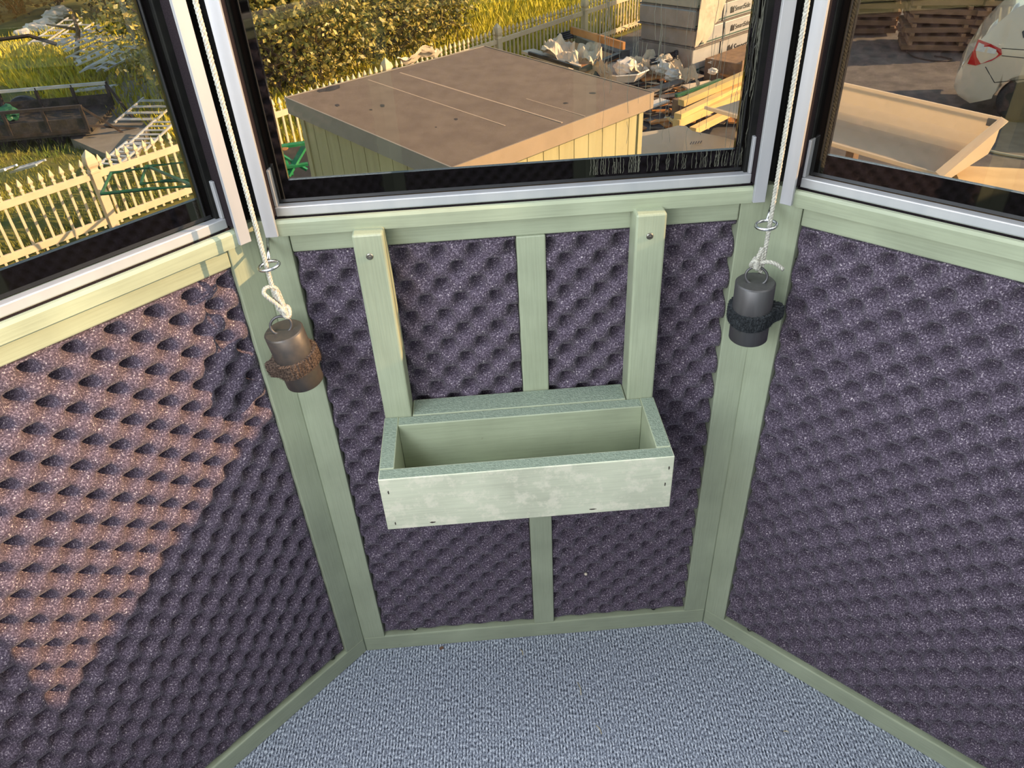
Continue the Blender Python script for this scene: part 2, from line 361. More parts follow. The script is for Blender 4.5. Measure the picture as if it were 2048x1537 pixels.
# ------------------------------------------------------------------ counterweights on ropes
def chainpts(ctrl,n=8):
    out=[]; P=[Vector(p) for p in ctrl]; P=[P[0]*2-P[1]]+P+[P[-1]*2-P[-2]]
    for i in range(1,len(P)-2):
        for j in range(n):
            t=j/n; a,b_,c,d=P[i-1],P[i],P[i+1],P[i+2]
            out.append(.5*((2*b_)+(c-a)*t+(2*a-5*b_+4*c-d)*t*t+(3*b_-a-3*c+d)*t**3))
    out.append(P[-2]); return out
def rope_mesh(pts,r=.0024):
    # three twisted strands
    b=MB(); pts=[Vector(p) for p in pts]
    L=[0]
    for i in range(1,len(pts)): L.append(L[-1]+(pts[i]-pts[i-1]).length)
    n=max(12,int(L[-1]/.0022)); 
    def pos(s):
        for i in range(1,len(L)):
            if s<=L[i] or i==len(L)-1:
                t=(s-L[i-1])/max(1e-9,L[i]-L[i-1]); return pts[i-1].lerp(pts[i],min(1,t)),(pts[i]-pts[i-1]).normalized()
    for k in range(3):
        q=[]
        for i in range(n+1):
            p,t=pos(L[-1]*i/n); nx=t.cross(Vector((.31,.9,.1))).normalized(); ny=t.cross(nx); a=i*.0022/.012*2*PI+k*2*PI/3
            q.append(p+(nx*math.cos(a)+ny*math.sin(a))*r*.5)
        b.tube(q,r*.62,6)
    return b
def weight(top,tilt,rot,body_mat,felt_base,label,felt_label,fseed,knot_side,r=.0236,h=.081,dn=0):
    # top = centre of the top face
    t=empty('counterweight',top); t.rotation_euler=tilt
    tag(t,label,'counterweight','counterweights hanging in the corners')
    b=MB(); b.lathe([(.0,-h),(r-.0015,-h),(r,-h+.0015),(r,-.0015),(r-.0015,0),(.0,0)],seg=56)
    body=b.build('steel_cylinder',body_mat,t)
    for p in body.data.polygons: p.use_smooth=abs(p.normal.z)<.6
    # ring through the top
    b=MB(); RR=.0125; ring=[]
    for i in range(28):
        a=i/28*2*PI; ring.append((math.cos(a)*RR*math.cos(rot),math.cos(a)*RR*math.sin(rot)+math.sin(a)*RR*.25,.0075+math.sin(a)*.0105))
    b.tube(ring,.0016,10,closed=True); b.build('lifting_ring',STEEL,t)
    # furry strap
    fm=mat('furry_strap_'+str(fseed),felt_base[0],felt_base[1],scale=500,rough=.95,spec=.1)
    rnd=random.Random(fseed); bm=bmesh.new(); seg=120; zc=-.044; hh=.0100
    ringv=[]
    for i in range(seg):
        a=2*PI*i/seg
        bulge=.0046+.0012*math.sin(3*a+1)+.010*math.exp(-((a-knot_side+PI)%(2*PI)-PI)**2/.05)
        rowv=[]
        for j,(dr,dz) in enumerate(((.0,-hh),(bulge*.9,-hh*.95),(bulge,-hh*.3),(bulge,.3*hh),(bulge*.9,hh*.95),(0,hh))):
            nz=rnd.uniform(-.0006,.0006); rr=r+.0002+max(0,dr+(nz*1.5 if dr else 0))
            rowv.append(bm.verts.new((rr*math.cos(a),rr*math.sin(a),zc+dz+nz+.002*math.sin(a*1+.8))))
        ringv.append(rowv)
    for i in range(seg):
        A,B=ringv[i],ringv[(i+1)%seg]
        for j in range(5):
            bm.faces.new((A[j],B[j],B[j+1],A[j+1]))
    x=MB(); x.bm.free(); x.bm=bm
    st=x.build('furry_strap',fm,t)
    if felt_label: st['label']=felt_label
    b=MB()
    for i in range(5200):
        a=rnd.uniform(0,2*PI); zz=rnd.uniform(-hh,hh)*.97
        bulge=.0044+.0012*math.sin(3*a+1)+.010*math.exp(-((a-knot_side+PI)%(2*PI)-PI)**2/.05)
        base=Vector(((r+bulge)*math.cos(a),(r+bulge)*math.sin(a),zc+zz+.002*math.sin(a+.8)))
        o_=Vector((math.cos(a),math.sin(a),0)); d=(o_*rnd.uniform(.25,1)+Vector((rnd.uniform(-1,1),rnd.uniform(-1,1),rnd.uniform(-1,.8)))).normalized()*rnd.uniform(.0012,.0036)
        s_=d.cross(Vector((rnd.uniform(-1,1),rnd.uniform(-1,1),rnd.uniform(-1,1)))).normalized()*.00016
        b.add([base-s_,base+s_,base+d],[(0,1,2)])
    f=b.build('fur_pile',fm,st,recalc=False); f['kind']='stuff'
    return t
# left corner: rope at the corner bisector; weight leans a little
def eye(c,post,label):
    # ring eye with shank going into the post
    t=empty('screw_eye',c); tag(t,label,'screw eye','screw eyes guiding the ropes')
    b=MB(); R=.0115; pts=[(math.cos(i/24*2*PI)*R,math.sin(i/24*2*PI)*R,.0015*math.cos(i/24*2*PI)) for i in range(24)]
    b.tube(pts,.0019,10,closed=True); b.build('eye_ring',CHROME,t)
    d=Vector(post)-Vector(c); e0=d.normalized()*R
    b=MB(); b.tube([e0,d],[.0021,.0018],10); b.build('shank',CHROME,t)
    return t
LX=Vector((-.2895,-.055,0)); RX=Vector((.2885,-.055,0))
eyeL=eye((LX.x+.003,LX.y,.812),(-.2965,-.0005,.822),'zinc screw eye in the left corner post guiding the rope')
eyeR=eye((RX.x-.004,RX.y,.818),(.3085,-.0045,.826),'zinc screw eye in the right corner post guiding the rope')
for (X,eyz,side,lab) in ((LX,.812,0,'white twisted rope in the left corner ending in a knot on the rusty weight'),(RX,.818,1,'white twisted rope in the right corner ending in a knot with a loose tail')):
    t=empty('rope',(X.x,X.y,.75)); tag(t,lab,'rope','counterweight ropes')
    X=Vector((0,0,-.75))
    if side==0:
        main=[(X+Vector((-.001,0,1.66))),X+Vector((0,0,.83)),X+Vector((.0035,-.001,.78)),X+Vector((.0085,-.002,.7555))]
        loop=[X+Vector((.0085,-.002,.753)),X+Vector((.002,-.006,.765)),X+Vector((-.0085,-.008,.781)),X+Vector((-.006,-.004,.7865)),X+Vector((.0015,.0,.7845)),X+Vector((.0045,.003,.777)),X+Vector((.008,.001,.758))]
        kc=X+Vector((.0088,-.0025,.752))
    else:
        main=[X+Vector((.001,0,1.66)),X+Vector((0,0,.83)),X+Vector((-.005,-.001,.79)),X+Vector((-.0105,-.002,.7725))]
        loop=[X+Vector((-.010,-.004,.771)),X+Vector((.001,-.008,.7745)),X+Vector((.0105,-.011,.7725)),X+Vector((.020,-.013,.7655))]
        kc=X+Vector((-.0105,-.0025,.7705))
    rope_mesh(chainpts(main,12),.0026).build('rope_line',ROPE,t)
    rope_mesh(chainpts(loop,8),.0025).build('rope_tail',ROPE,t)
    b=MB()
    kn=[kc+Vector((math.cos(a)*.0048*math.cos(a*.5),math.sin(a)*.0044,.0055*math.sin(a*1.5))) for a in [i*4*PI/36 for i in range(36)]]
    b.tube(kn,.0026,8,closed=True); b.tube([kc+Vector((0,0,.005)),kc,kc-Vector((0,0,.006))],[.002,.0048,.002],10); b.build('knot',ROPE,t)
wl=weight((LX.x+.001,LX.y-.0045,.7285),(R_(4),R_(-6.5),0),.15,RUST,((.15,.105,.08),(.03,.022,.02)),'rusty brown steel weight with a brown furry strap, in the left corner','brown furry strap',3,R_(200))
ww=weight((RX.x-.0075,RX.y-.0045,.7470),(R_(1),R_(-1.5),0),-.3,STEEL,((.045,.05,.055),(.012,.013,.015)),'clean dark grey steel weight with a black furry strap, in the right corner','black furry strap',5,R_(-10))
# ------------------------------------------------------------------ small screws holding the foam
sc_list=[(0,.055,.0445,'screw on the left end of the centre baseboard'),(0,.0925,.0415,'x'),(7,W-.062,.0415,'x'),(1,.083,.0415,'x'),(1,.0405,.752,'x'),(0,.527,.0415,'x')]
WASH=mat('black_screw',(.03,.03,.03),(.10,.10,.09),scale=400,rough=.4,metal=.8)
labs={(0,.0925):'black screw poking up from the centre baseboard, left half',(7,W-.062):'black screw on top of the left baseboard',(1,.083):'black screw on top of the right baseboard',(1,.0405):'screw in the side of the right wall post just under its rail',(0,.527):'black screw poking up from the centre baseboard, right half'}
for (k,s,z,l) in sc_list[1:]:
    loc,a=wall_frame(k); p=Matrix.Rotation(a,4,'Z')@Vector((s,.010,0))+loc
    t=empty('screw',(p.x,p.y,z if z<.1 else z),a); tag(t,labs[(k,s)],'screw','screws holding the foam')
    b=MB(); M=Matrix.Rotation(R_(35 if z<.1 else 90),4,'X' if z<.1 else 'Y') 
    b.lathe([(.0015,-.005),(.0018,0),(.0042,.0012),(.0045,.002),(.0030,.0032),(.001,.0034)],M=M,seg=14); b.build('screw_head',WASH,t)
    b=MB(); b.box(-.0028,.0028,-.0004,.0004,.0034,.0037,0,M); b.box(-.0004,.0004,-.0028,.0028,.0034,.0037,0,M); b.build('drive_slot',BLKP,t)
# bits of straw and chips on the carpet
def onfloor(x,y): return at(x,y,0)
STRAW=mat('dry_straw',(.72,.62,.40),(.6,.5,.3),rough=.8)
litter=[((1155,1366),(1162,1392),'pale straw lying on the carpet nearest the trough'),((1192,1452),(1203,1470),'short straw near the bottom of the carpet'),((1567,1464),(1577,1467),'tiny curled thread on the right of the carpet'),((1040,1300),(1046,1312),'white crumb with a tail near the centre baseboard')]
for (p,q,l) in litter:
    a=onfloor(*p);c=onfloor(*q); m=(a+c)/2+Vector((.002,0,0))
    b=MB(); b.tube([a+Vector((0,0,.0012)),m+Vector((0,0,.003)),c+Vector((0,0,.0012))],.0006,5); tag(b.build('straw',STRAW),l,'straw','litter on the carpet')
b=MB(); a=onfloor(883,1298); b.obox((a.x,a.y,.0015),(.007,.004,.003),(0,0,.4)); tag(b.build('wood_chip',mat('brown_chip',(.2,.1,.06))),'small brown wood chip at the foot of the centre baseboard','wood chip')
# a pale burr caught in the right half of the centre foam
b=MB(); M=Matrix.Translation((.091,.001,.162)); b.lathe([(.0008,-.0022),(.0026,-.001),(.0028,.001),(.0009,.0024)],seg=12,M=M); tag(b.build('fluff',mat('pale_fluff',(.75,.65,.5))),'pale bit of fluff stuck on the centre foam right of the stud','fluff')
# ------------------------------------------------------------------ outdoors
G=-3.0
ASPH=mat('worn_asphalt',(.085,.08,.08),(.15,.14,.13),scale=3.5,rough=.9,detail=8,bump=.3,bscale=60)
GRASSG=mat('grass_ground',(.085,.11,.018),(.21,.19,.03),scale=1.1,rough=.95,detail=8,lo=.38,hi=.6)
CONC=mat('grey_concrete',(.20,.185,.16),(.27,.25,.21),scale=2.5,rough=.9,detail=9)
FX,FY,FS=-6.05,8.05,1.0986
fd=Vector((1,FS,0)).normalized(); fn=Vector((-fd.y,fd.x,0)); F0=Vector((FX,FY,G))
def fp(t,o=0,z=0): return F0+fd*t+fn*o+Vector((0,0,z))
b=MB(); b.add([(-30,-14,G),(40,-14,G),(40,45,G),(-30,45,G)],[(0,1,2,3)]); o=tag(b.build('asphalt_yard',ASPH),'grey asphalt yard between the shed and the cars','yard',kind='structure')
b=MB()
gv=[];nx,ny=90,60
rg=random.Random(2)
for j in range(ny+1):
    for i in range(nx+1):
        p=fp(-14+i*.5,-.12+j*.5); p.z=G+.012+(.0 if j<2 else .05*math.sin(i*.7)*math.sin(j*.9)+.06); gv.append(p)
b.add(gv,[(j*(nx+1)+i,j*(nx+1)+i+1,(j+1)*(nx+1)+i+1,(j+1)*(nx+1)+i) for j in range(ny) for i in range(nx)],smooth=True)
tag(b.build('grass_field',GRASSG),'yellow-green grassy field beyond the picket fence','field',kind='structure')
# grass blades
def grass_clumps(n,region,hmin,hmax,name,matl,label,seed):
    rnd=random.Random(seed); V=[];Fc=[]
    for i in range(n):
        p=region(rnd)
        if p is None: continue
        h=rnd.uniform(hmin,hmax); a=rnd.uniform(0,2*PI); w=h*.09; le=Vector((rnd.gauss(0,.35),rnd.gauss(0,.35),1))*h
        s=Vector((math.cos(a),math.sin(a),0))*w; k=len(V)
        V+= [p-s,p+s,p+le]; Fc.append((k,k+1,k+2))
    me=bpy.data.meshes.new(name); me.from_pydata([tuple(v) for v in V],[],Fc); me.materials.append(matl)
    o=bpy.data.objects.new(name,me); col.objects.link(o); return tag(o,label,'grass',kind='stuff')
GR1=mat('grass_blades',(.12,.19,.02),(.32,.30,.045),scale=1.3,rough=.7,detail=9,lo=.36,hi=.62)
GR2=mat('yellow_meadow',(.34,.36,.02),(.72,.60,.03),scale=2.2,rough=.7,detail=9,lo=.36,hi=.62)
def slabq(p):   # is p on the concrete path
    q=p-F0; t=q.dot(fd);o=q.dot(fn)
    return False
SLAB=[at(262,330,G+.2),at(150,300,G),at(165,262,G),at(205,190,G),at(240,150,G),at(262,112,G),at(300,95,G),at(420,120,G),at(330,210,G)]
for v in SLAB: v.z=G+.2
def inpoly(p,poly):
    c=False;n=len(poly)
    for i in range(n):
        a,b_=poly[i],poly[(i+1)%n]
        if (a.y>p.y)!=(b_.y>p.y) and p.x<(b_.x-a.x)*(p.y-a.y)/(b_.y-a.y)+a.x: c=not c
    return c
b=MB(); n=len(SLAB); b.add([tuple(v) for v in SLAB]+[(v.x,v.y,G) for v in SLAB],[tuple(range(n))]+[(i,(i+1)%n,n+(i+1)%n,n+i) for i in range(n)])
tag(b.build('concrete_path',CONC),'weathered concrete slab path running up past the trailer','path',kind='structure')
def regA(rnd):
    t=rnd.uniform(-3,3); o=abs(rnd.gauss(0,5)); 
    p=fp(t+rnd.uniform(-3,3),.05+o); 
    return None if inpoly(p,SLAB) else Vector((p.x,p.y,G+.04))
def regB(rnd):
    p=fp(rnd.uniform(4,17),.05+rnd.uniform(0,1)**1.4*14); return Vector((p.x,p.y,G+.04))
grass_clumps(26000,regA,.05,.14,'short_grass',GR1,'short green grass growing between the fence and the trailer',1)
grass_clumps(42000,regB,.12,.42,'meadow_grass',GR2,'tall yellow-green meadow grass beyond the fence and shed',2)
# --- fence
CREAM=mat('cream_vinyl',(.72,.60,.42),(.66,.54,.37),scale=6,rough=.5)
post_t=[-1.35,1.51,4.18,6.84,9.88,12.95,15.9]
plab=['nearest the window edge, leftmost','with a pointed cap, in the left window','just left of the shed, behind the window frame','with its tip over the back edge of the shed roof','tall in front of the yellow meadow','at the top edge of the view, in shade','beside the wrapped bundles']
def post_prof(b,c,w,h):
    def ring(hw,z): return [c+Vector((0,0,z))+fd*sx*hw+fn*sy*hw for sx,sy in((-1,-1),(1,-1),(1,1),(-1,1))]
    lv=[(w,0),(w,h-.30),(w*1.15,h-.295),(w*1.15,h-.27),(w*.92,h-.26),(w*.92,h-.235),(w*1.22,h-.20),(w*1.28,h-.17),(w*1.05,h-.08),(.004,h)]
    V=[];Fc=[]
    for i,(hw,z) in enumerate(lv):
        V+=ring(hw,z)
        if i:
            for k in range(4): Fc.append(((i-1)*4+k,(i-1)*4+(k+1)%4,i*4+(k+1)%4,i*4+k))
    Fc+= [(3,2,1,0),tuple(len(V)-4+k for k in range(4))]
    b.add([tuple(v) for v in V],Fc)
for i,t in enumerate(post_t):
    b=MB(); post_prof(b,fp(t),.055,1.10); tag(b.build('fence_post',CREAM),'cream fence post '+plab[i],'fence post','posts of the picket fence')
def picket(h):
    b=MB(); w,d=.016,.011
    lv=[(w,d,0),(w,d,h-.16),(w*1.5,d*1.5,h-.155),(w*1.5,d*1.5,h-.145),(w*.9,d*.9,h-.135),(w*.8,d*.8,h-.115),(w*1.8,d*1.6,h-.085),(w*1.0,d*1.0,h-.04),(.001,.001,h)]
    V=[];Fc=[]
    for i,(a,c,z) in enumerate(lv):
        V+=[(-a,-c,z),(a,-c,z),(a,c,z),(-a,c,z)]
        if i:
            for k in range(4): Fc.append(((i-1)*4+k,(i-1)*4+(k+1)%4,i*4+(k+1)%4,i*4+k))
    Fc+= [(3,2,1,0)]
    b.add(V,Fc); return b
pk=None; fa=math.atan2(fd.y,fd.x)
flab=['at the far left of the left window','lit gold in the left window, right of the pointed post','left of the shed, mostly behind the window frame','behind the back corner of the shed roof','in front of the meadow, between two tall posts','in shade beside the wrapped bundles']
for i in range(6):
    t0,t1=post_t[i],post_t[i+1]; c=fp(t0)
    root=empty('picket_fence_panel',c,fa); tag(root,'cream picket fence panel '+flab[i],'fence panel','panels of the picket fence')
    L=t1-t0
    for z in (.10,.72):
        b=MB(); b.box(.055,L-.055,-.02,.02,z,z+.09,.003,seg=1); b.build('rail',CREAM,root)
    n=int(round((L-.11)/.128)); 
    for j in range(n):
        x=.055+(L-.11)*(j+.5)/n
        if pk is None: pk=picket(.95).build('picket',CREAM,root); o=pk; o.location=(x,0,.06)
        else:
            o=pk.copy(); col.objects.link(o); o.parent=root; o.location=(x,0,.06)
# --- shed
SF,SL,SR,SB=[Vector(v) for v in ((-.22,4.78,-.86),(-1.76,6.61,-.75),(1.72,6.61,-.93),(.17,8.43,-.81))]
ROOF=mat('brown_grey_roofing',(.19,.148,.115),(.155,.118,.092),scale=5,rough=.85,detail=10,bump=.3,bscale=200)
FASC_LIT=mat('sunlit_metal_edge',(.36,.28,.20),(.32,.25,.18),scale=4,rough=.55)  # fascia on the sun side, warm light put into the colour
FASC_SHADE=mat('shaded_metal_edge',(.30,.28,.24),(.27,.25,.22),scale=4,rough=.55)  # same fascia on the sides away from the sun, shade put into the colour
SIDE=mat('yellow_green_siding',(.46,.43,.24),(.40,.37,.205),scale=14,rough=.7,stretch=(1,1,.1),detail=6,bump=.4,bscale=120)
TAR=mat('black_tar',(.03,.028,.028),(.045,.04,.04),rough=.8)
SEAM=mat('roof_seam',(.46,.36,.27),(.42,.33,.25),rough=.8)
shed=empty('garden_shed',(SF.x,SF.y,G)); tag(shed,'square garden shed with flat brown felt roof and grooved yellow-green siding','shed')
off=Vector((SF.x,SF.y,G))
cen=(SF+SL+SR+SB)/4
def dn(v,d): return Vector((v.x,v.y,v.z-d))
b=MB(); top=[SF,SR,SB,SL]; V=[v-off for v in top]+[dn(v,.04)-off for v in top]
b.add(V,[(0,1,2,3),(7,6,5,4)]+[(i,(i+1)%4,4+(i+1)%4,4+i) for i in range(4)]); b.build('roof_deck',ROOF,shed)
nrm=(SR-SF).cross(SL-SF).normalized()
for (p,q,m) in ((SF,SR,FASC_LIT),(SL,SF,FASC_SHADE),(SR,SB,FASC_LIT),(SB,SL,FASC_SHADE)):
    d=(q-p).normalized(); o_=Vector((d.y,-d.x,0)).normalized()*.014
    if (p+o_-cen).length<(p-cen).length: o_=-o_
    b=MB(); V=[p-off,q-off,q+o_-off,p+o_-off]; V=[v+Vector((0,0,.006)) for v in V]; V+= [dn(v,.15) for v in V]
    b.add(V,[(0,1,2,3),(7,6,5,4)]+[(i,(i+1)%4,4+(i+1)%4,4+i) for i in range(4)]); b.build('fascia',m,shed)
ins=[cen+(v-cen)*.945 for v in (SF,SR,SB,SL)]
for i,(p,q) in enumerate(((ins[0],ins[1]),(ins[3],ins[0]),(ins[1],ins[2]),(ins[2],ins[3]))):
    d=Vector((q.x-p.x,q.y-p.y,0)); L=d.length; d.normalize(); o_=Vector((d.y,-d.x,0))
    if (Vector((p.x,p.y,0))+o_-Vector((cen.x,cen.y,0))).length<(Vector((p.x,p.y,0))-Vector((cen.x,cen.y,0))).length: o_=-o_
    b=MB(); n=int(L/.2); w_=L/n
    prof=[]
    for j in range(n):
        x=j*w_; prof+=[(x+.004,0),(x+w_-.006,0),(x+w_-.005,-.007),(x+w_+.003,-.007)]
    prof=[(0,0)]+prof[:-2]+[(L,0)]
    V=[];Fc=[]
    for (x,dd) in prof:
        pt=Vector((p.x,p.y,0))+d*x+o_*dd; zt=p.z+(q.z-p.z)*x/L-.03
        V+=[Vector((pt.x,pt.y,G+.03))-off,Vector((pt.x,pt.y,zt))-off]
    for j in range(len(prof)-1): Fc.append((2*j,2*j+2,2*j+3,2*j+1))
    b.add(V,Fc); b.build('siding_wall',SIDE,shed)
    for e_ in (p,q):
        b=MB(); dd=d if e_ is p else -d; pp=Vector((e_.x,e_.y,0))+o_*.008+dd*.035
        b.obox((pp.x-off.x,pp.y-off.y,(e_.z+G)/2-off.z-.01),(.07,.018,e_.z-G-.06),(0,0,math.atan2(d.y,d.x)),0); b.build('corner_board',SIDE,shed)
def onroof(x,y):
    d=ray(x,y); t=(SF-CP).dot(nrm)/d.dot(nrm); return CP+d*t
def strip(p,q,w,h,m,name):
    a,c=onroof(*p)-off,onroof(*q)-off; d=(c-a).normalized(); s=d.cross(nrm)*w/2; u=nrm*(h if nrm.z>0 else -h)
    b=MB(); b.add([a-s,a+s,c+s,c-s,a-s+u,a+s+u,c+s+u,c-s+u],[(0,3,2,1),(4,5,6,7),(0,1,5,4),(1,2,6,5),(2,3,7,6),(3,0,4,7)]); return b.build(name,m,shed)
strip((800,146),(1124,246),.020,.005,SEAM,'roof_seam'); strip((736,160),(1010,252),.014,.004,SEAM,'roof_seam'); strip((829,131),(1170,233),.010,.003,SEAM,'roof_seam')
for (x,y,w,h) in ((660,178,42,9),(796,140,22,9),(881,142,9,3.5),(934,144,4,2),(675,211,8,4),(765,212,9,5),(742,220,5,2),(944,214,15,4),(912,239,7,4),(872,255,4,1.5),(1048,174,6,2),(1185,187,13,3),(1131,207,9,3)):
    rnd=random.Random(x); b=MB(); P=[onroof(x+math.cos(a)*w*.62*rnd.uniform(.75,1.1),y+math.sin(a)*h*.62*rnd.uniform(.7,1.1)-(w*.12*math.cos(a) if w>30 else 0))-off for a in [i*2*PI/12 for i in range(12)]]
    u=nrm*(.003 if nrm.z>0 else -.003); n=12
    b.add([p for p in P]+[p+u for p in P],[tuple(range(n,2*n))]+[(i,(i+1)%n,n+(i+1)%n,n+i) for i in range(n)]); b.build('tar_patch',TAR,shed)
# --- bushes
LEAFA=mat('olive_leaves',(.09,.12,.02),(.50,.40,.09),scale=9,rough=.45,detail=9,lo=.40,hi=.60)
LEAFB=mat('dark_leaves',(.018,.03,.010),(.05,.06,.02),scale=5,rough=.55,detail=9)
BARK=mat('grey_brown_bark',(.16,.11,.07),(.26,.19,.12),scale=30,rough=.9)
def bush(c,rx,ry,rz,n,leaf,lm,label,seed,nb=26,open_=.0):
    rnd=random.Random(seed); root=empty('leafy_bush',(c[0],c[1],G)); tag(root,label,'bush','bushes beyond the fence')
    V=[];Fc=[]; ends=[]
    for i in range(70):
        a=rnd.uniform(0,2*PI); u=rnd.uniform(-.95,1); r=(1-u*u)**.5; k=rnd.uniform(.55,1.0)
        ends.append(Vector((rx*r*math.cos(a)*k,ry*r*math.sin(a)*k,rz+rz*u*k)))
    for i in range(n):
        e=ends[i%len(ends)]
        p=e+Vector((rnd.gauss(0,.26*rx/1.6),rnd.gauss(0,.26*rx/1.6),rnd.gauss(0,.22*rx/1.6)))
        if p.z<.05: p.z=rnd.uniform(.05,.5)
        s=leaf*rnd.uniform(.5,1.1); d=Vector((rnd.gauss(0,1),rnd.gauss(0,1),rnd.gauss(-.3,.8))).normalized(); nrm_=d.cross(Vector((rnd.gauss(0,1),rnd.gauss(0,1),rnd.gauss(0,1)))).normalized()
        t=nrm_*s*.28; k=len(V); V+=[p,p+d*s*.5+t,p+d*s,p+d*s*.5-t]; Fc.append((k,k+1,k+2,k+3))
    me=bpy.data.meshes.new('foliage'); me.from_pydata([tuple(v) for v in V],[],Fc); me.materials.append(lm); o=bpy.data.objects.new('foliage',me); col.objects.link(o); o.parent=root; o['kind']='stuff'
    b=MB()
    for i in range(nb):
        e=ends[i%len(ends)]*1.08; m=e*.5+Vector((rnd.gauss(0,.15),rnd.gauss(0,.15),.25)); b.tube([Vector((rnd.gauss(0,.1),rnd.gauss(0,.1),0)),m,e],[.035,.02,.006],5)
        for j in range(3):
            q=m.lerp(e,rnd.random()); b.tube([q,q+Vector((rnd.gauss(0,.3),rnd.gauss(0,.3),rnd.gauss(.1,.25)))],[.010,.004],4)
    b.build('branches',BARK,root); return root
bs=[((600,60),15.6,1.9,1.6,14000,'olive bush behind the left corner of the shed roof'),((720,60),17.2,2.0,1.6,14000,'wide olive bush behind the middle of the shed roof'),((825,70),19.0,1.5,1.2,7000,'bare-twigged olive bush at the right end of the row, against the meadow'),((455,60),15.0,1.9,1.6,9000,'olive bush mostly hidden behind the left corner post'),((690,-40),23.5,2.6,2.2,9000,'tall olive bush at the back, at the top edge of the view')]
for i,(p,Y,rx,rz,n,l) in enumerate(bs):
    q=atY(p[0],p[1],Y); bush((q.x,q.y),rx,rx*.8,rz,n,.14,LEAFA,l,30+i)
q=at(350,40,G+1.0); bush((q.x,q.y),1.5,1.4,1.35,3600,.13,LEAFA,'olive bush overhanging the debris heap in the left window',41)
for i,(px_,Y,l) in enumerate(((20,27,'dark evergreen at the top left corner of the left window'),(110,29,'dark evergreen right of the corner one, at the top of the left window'),(210,26,'dark evergreen behind the overhanging olive bush'),(1010,32,'dark green bush at the far end of the meadow'))):
    q=atY(px_,-30 if i<3 else -5,Y); bush((q.x,q.y),2.6,2.4,2.4 if i<3 else 1.2,6000,.2,LEAFB,l,60+i,12)
bush((-7.2,25.2),2.3,2.2,2.6,9000,.2,LEAFB,'tall dark tree behind the olive bushes, shading the heap',77,14)
# --- helpers for loose things
def crumple(c,sx,sy,sz,m,name,label,cat,group=None,seed=0,rz=0,n=14,amp=.35,parent=None):
    rnd=random.Random(seed); bm=bmesh.new(); bmesh.ops.create_icosphere(bm,subdivisions=3,radius=1)
    ph=[rnd.uniform(0,6) for _ in range(9)]
    for v in bm.verts:
        p=v.co; f=1+amp*(math.sin(p.x*5+ph[0])*math.cos(p.y*6+ph[1])+.6*math.sin(p.z*9+ph[2]+p.x*4)+.15*rnd.uniform(-1,1))*.5
        v.co=Vector((p.x*f*sx,p.y*f*sy,max(-.9,p.z)*f*sz))
    x=MB(); x.bm.free(); x.bm=bm
    o=x.build(name,m,loc=c,rz=rz)
    lo=min((v.co.z for v in o.data.vertices)); 
    o.location.z=c[2]-lo
    return tag(o,label,cat,group)
def drape(P,m,name,label,cat,seed=0,amp=.05,n=16,th=.006,group=None):
    # crumpled sheet spanned by four corners
    rnd=random.Random(seed); A,B_,C_,D=[Vector(p) for p in P]; ph=[rnd.uniform(0,6) for _ in range(8)]
    top=[];V=[];Fc=[]
    for j in range(n+1):
        for i in range(n+1):
            u,v=i/n,j/n; p=A.lerp(B_,u).lerp(D.lerp(C_,u),v)
            h=amp*(math.sin(u*9+ph[0]+v*3)+math.sin(v*11+ph[1]-u*5)+.5*math.sin((u+v)*17+ph[2])+.25*rnd.uniform(-1,1))
            V.append(p+Vector((rnd.uniform(-1,1)*amp*.15,rnd.uniform(-1,1)*amp*.15,h)))
    m_=len(V); V+=[v-Vector((0,0,th)) for v in V]
    for j in range(n):
        for i in range(n):
            a=j*(n+1)+i; Fc.append((a,a+1,a+n+2,a+n+1)); Fc.append((m_+a+n+1,m_+a+n+2,m_+a+1,m_+a))
    ed=[i for i in range(n+1)]+[j*(n+1)+n for j in range(1,n+1)]+[n*(n+1)+i for i in range(n-1,-1,-1)]+[j*(n+1) for j in range(n-1,0,-1)]
    for i in range(len(ed)): a,c=ed[i],ed[(i+1)%len(ed)]; Fc.append((a,m_+a,m_+c,c))
    b=MB(); b.add(V,Fc); return tag(b.build(name,m,recalc=False),label,cat,group)
WHITE=mat('white_plastic',(.80,.78,.74),(.70,.67,.62),scale=6,rough=.4)
PAPER=mat('pale_wrap',(.72,.62,.48),(.60,.50,.38),scale=5,rough=.6)
ORW=mat('orange_plywood',(.52,.24,.07),(.40,.18,.05),scale=7,rough=.65,stretch=(.3,1,1))
YEL=mat('fresh_pine',(.82,.60,.26),(.70,.48,.18),scale=3,rough=.6,stretch=(.3,1,1),detail=7)
BRW=mat('brown_board',(.30,.19,.11),(.20,.13,.08),scale=9,rough=.8,stretch=(1,1,1))
GRN=mat('dark_green_steel',(.02,.13,.06),(.015,.09,.045),scale=8,rough=.45)
BLK=mat('black_bar',(.015,.015,.016),(.03,.03,.03),scale=20,rough=.45)
GRY=mat('grey_board',(.22,.19,.165),(.15,.13,.115),scale=8,rough=.8)
SILV=mat('silver_slat',(.75,.77,.80),(.55,.57,.60),scale=5,rough=.35,metal=.35)
GEL=mat('cream_gelcoat',(.80,.72,.58),(.75,.67,.54),scale=2.5,rough=.35)
nt=GEL.node_tree; L_=nt.links.new; out_n=[n for n in nt.nodes if n.type=='OUTPUT_MATERIAL'][0]; pb=nt.nodes['Principled BSDF']
tb_=N(nt,'ShaderNodeBsdfTranslucent'); tb_.inputs[0].default_value=(.88,.77,.62,1); mx_=N(nt,'ShaderNodeMixShader'); mx_.inputs[0].default_value=.5
L_(pb.outputs[0],mx_.inputs[1]); L_(tb_.outputs[0],mx_.inputs[2]); L_(mx_.outputs[0],out_n.inputs[0])
